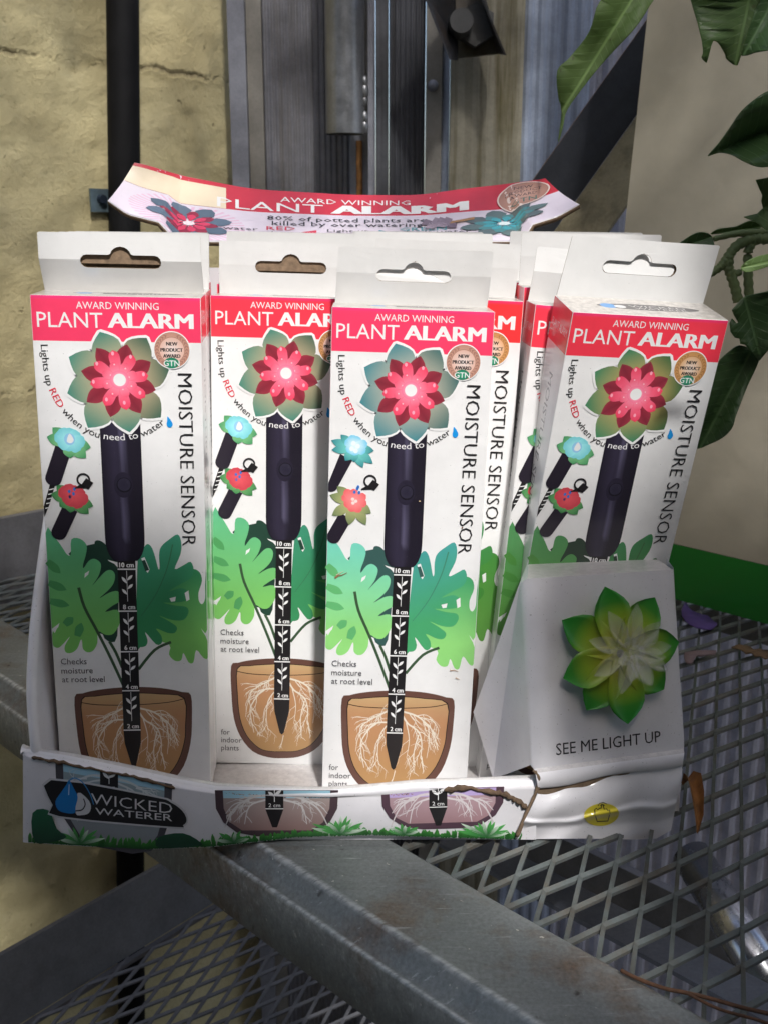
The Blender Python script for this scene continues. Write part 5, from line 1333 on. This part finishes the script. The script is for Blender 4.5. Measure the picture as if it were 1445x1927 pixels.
for i, (u, v, wv) in enumerate(((1283, 1490, 3), (1291, 1496, 9), (1301, 1510, 13), (1309, 1528, 12), (1314, 1548, 8), (1312, 1564, 2))):
    rows.append([bpz(u + wv * q, v - wv * q * .2, 0) + Vector((0, 0, .004 + .012 * abs(q) * wv / 20 + .006 * math.sin(i))) for q in (-1, -.5, 0, .5, 1)])
quadgrid(bm, rows); dl = mesh_obj('dry_leaf', bm, simple('dry_leaf', lin((140, 94, 48)), .75, var=.4, scale=150, bump=.4), None, True); tag(dl, 'curled orange-brown dry leaf by the demo block', 'leaf')
bm = bmesh.new(); tube(bm, smooth_path([bpz(u, v, .0025) for u, v in ((1168, 1826), (1200, 1842), (1250, 1860), (1290, 1868), (1340, 1880), (1400, 1897), (1480, 1915))], 4), [.0009] * 25, 7)
tube(bm, smooth_path([bpz(u, v, .0025) for u, v in ((1290, 1868), (1350, 1898), (1420, 1918), (1470, 1935))], 4), [.0007] * 13, 7)
tw = mesh_obj('twig', bm, simple('twig_bark', lin((92, 62, 42)), .8, var=.4, scale=200, bump=.4)); tag(tw, 'thin brown forked twig lying on the mesh, lower right', 'twig')
# shiny tube below the bench
bm = bmesh.new(); tube(bm, [bp(1300, 1610, .80), bp(1470, 1895, .66)], .0165, 28); st_ = mesh_obj('shiny_tube', bm, galv('bright_tube', lin((190, 192, 198)), .25, .9)); tag(st_, 'bright metal tube slanting below the mesh, lower right', 'tube')

# ------------------------------------------------------------------ ground and added leaf masses, out of view, that block sun and sky
gmat = simple('ground_soil', (.06, .05, .04), .95, var=.4, scale=6, bump=.3, bdist=.01)
bm = bmesh.new(); quadgrid(bm, [[(x, y, -.95) for x in (-60, 60)] for y in (-60, 60)], smooth=False)
tag(mesh_obj('ground', bm, gmat), None, None, None, 'structure')

def inpoly(x, y, P_):
    c = False
    for (x0, y0), (x1, y1) in zip(P_, P_[1:] + P_[:1]):
        if (y0 > y) != (y1 > y) and x < (x1 - x0) * (y - y0) / (y1 - y0) + x0: c = not c
    return c
def polydist(x, y, P_):
    d = 1e9
    for a, b in zip(P_, P_[1:] + P_[:1]):
        ax, ay = b[0] - a[0], b[1] - a[1]; t = max(0, min(1, ((x - a[0]) * ax + (y - a[1]) * ay) / (ax * ax + ay * ay + 1e-9)))
        d = min(d, math.hypot(x - a[0] - ax * t, y - a[1] - ay * t))
    return -d if inpoly(x, y, P_) else d
def to_px(p):
    q = p - EYE; dz = q.y * math.cos(PITCH) - q.z * math.sin(PITCH); yd = -q.z * math.cos(PITCH) - q.y * math.sin(PITCH)
    return (PX + FPX * q.x / dz, PY + FPX * yd / dz) if dz > .02 else (-9999, -9999)
GAP = [(-60, -270), (1520, -270),(1430,400), (1400, 700), (1250, 930), (1000, 960), (930, 1180), (890, 1440), (560, 1450), (520, 1200), (400, 1150), (390, 1000), (50, 950)]  # openings left in the added leaf screen to shape the sunlit patches
GAP_W = [(-120, 1725), (25, 1725), (58, 1755), (40, 1805), (-100, 1840)]
GAP_B = [(1385, 760), (1440, 660), (1680, 560), (1680, 1040), (1420, 960)]
GAP_M = [(850, 1580), (1030, 1570), (1150, 1670), (1260, 1800), (1230, 1860), (1040, 1745)]
GAP_L = [(500, 1470), (1010, 1450), (990, 1600), (640, 1600)]
GAP_T = [(1350, 1720), (1420, 1700), (1480, 1850), (1420, 1880)]
cen = Vector((.0, .52, .17)) + SUN_TO * .75
ax1 = Vector((1, 0, 0)); ax1 = (ax1 - SUN_TO * ax1.dot(SUN_TO)).normalized(); ax2 = SUN_TO.cross(ax1)
fb = bmesh.new(); rl = random.Random(21)
HOLES = ((W0, wn, GAP_W, 25), (sh(0, .433), -e2, GAP_B, 8), (Vector((0, 0, 0)), Vector((0, 0, 1)), GAP_M, 26), (Vector((0, .488, 0)), Vector((0, -1, 0)), GAP_L, 14), (Vector((.25, .72, -.1)), Vector((0, -1, 0)), GAP_T, 25))
for k in range(24500):  # unseen leaf screen, added to block the sun outside the openings
    near = k > 4500; tiny = k > 10500
    ex_ = .42 if near and not tiny else .85
    c = cen + ax1 * rl.uniform(-ex_, ex_) + ax2 * rl.uniform(-ex_, ex_)
    t = (c.y - .52) / SUN_TO.y; u, v = to_px(c - SUN_TO * t)
    L = (rl.uniform(.022, .042) if tiny else rl.uniform(.03, .06)) if near else rl.uniform(.06, .10)
    if tiny != (v < -270): continue
    if polydist(u, v, GAP) < (28 if near else 75): continue
    bad = False
    for P_, N_, poly_, mar in HOLES:
        tt = (c - P_).dot(N_) / SUN_TO.dot(N_); q = c - SUN_TO * tt
        pxq = to_px(q); dq = (q - EYE).length
        if polydist(*pxq, poly_) < max(mar, (L * .28 * FPX / dq if not tiny else 0)): bad = True
    if bad: continue
    d = Vector((rl.gauss(0, 1), rl.gauss(0, 1), rl.gauss(0, .5))).normalized(); n_ = (SUN_TO + Vector((rl.gauss(0, .45), rl.gauss(0, .45), rl.gauss(0, .45)))).normalized()
    d = (d - n_ * d.dot(n_)).normalized(); sd = n_.cross(d); wv = L * .27
    p = [c - d * L * .5, c - d * L * .12 + sd * wv + n_ * .004, c + d * L * .5, c - d * L * .12 - sd * wv + n_ * .004]
    c = c + SUN_TO * rl.uniform(-.06, .10)
    vs = [fb.verts.new(q) for q in p]; fb.faces.new((vs[0], vs[1], vs[2])); fb.faces.new((vs[0], vs[2], vs[3]))
fo = mesh_obj('sun_blocker', fb, leaf_mat('sun_blocker_leaf', (.03, .06, .02), (.05, .09, .03), .4, .18)); tag(fo, None, None, None, 'stuff')
bm = bmesh.new(); rl = random.Random(3)
for k in range(9000):  # unseen leaf mass added behind the camera to cut low sky light
    c = Vector((rl.uniform(-5, 5), -2.6 + rl.uniform(-.4, .4), rl.uniform(-.95, 1.9)))
    d = Vector((rl.gauss(0, 1), rl.gauss(0, 1), rl.gauss(0, 1))).normalized(); e = d.orthogonal().normalized() * .07; d = d * .14
    bm.faces.new([bm.verts.new(q) for q in (c - d, c + e, c + d, c - e)])
hg = mesh_obj('sky_blocker', bm, leaf_mat('sky_blocker_leaf', (.03, .05, .02), (.05, .08, .03), .5, .1)); tag(hg, None, None, None, 'stuff')
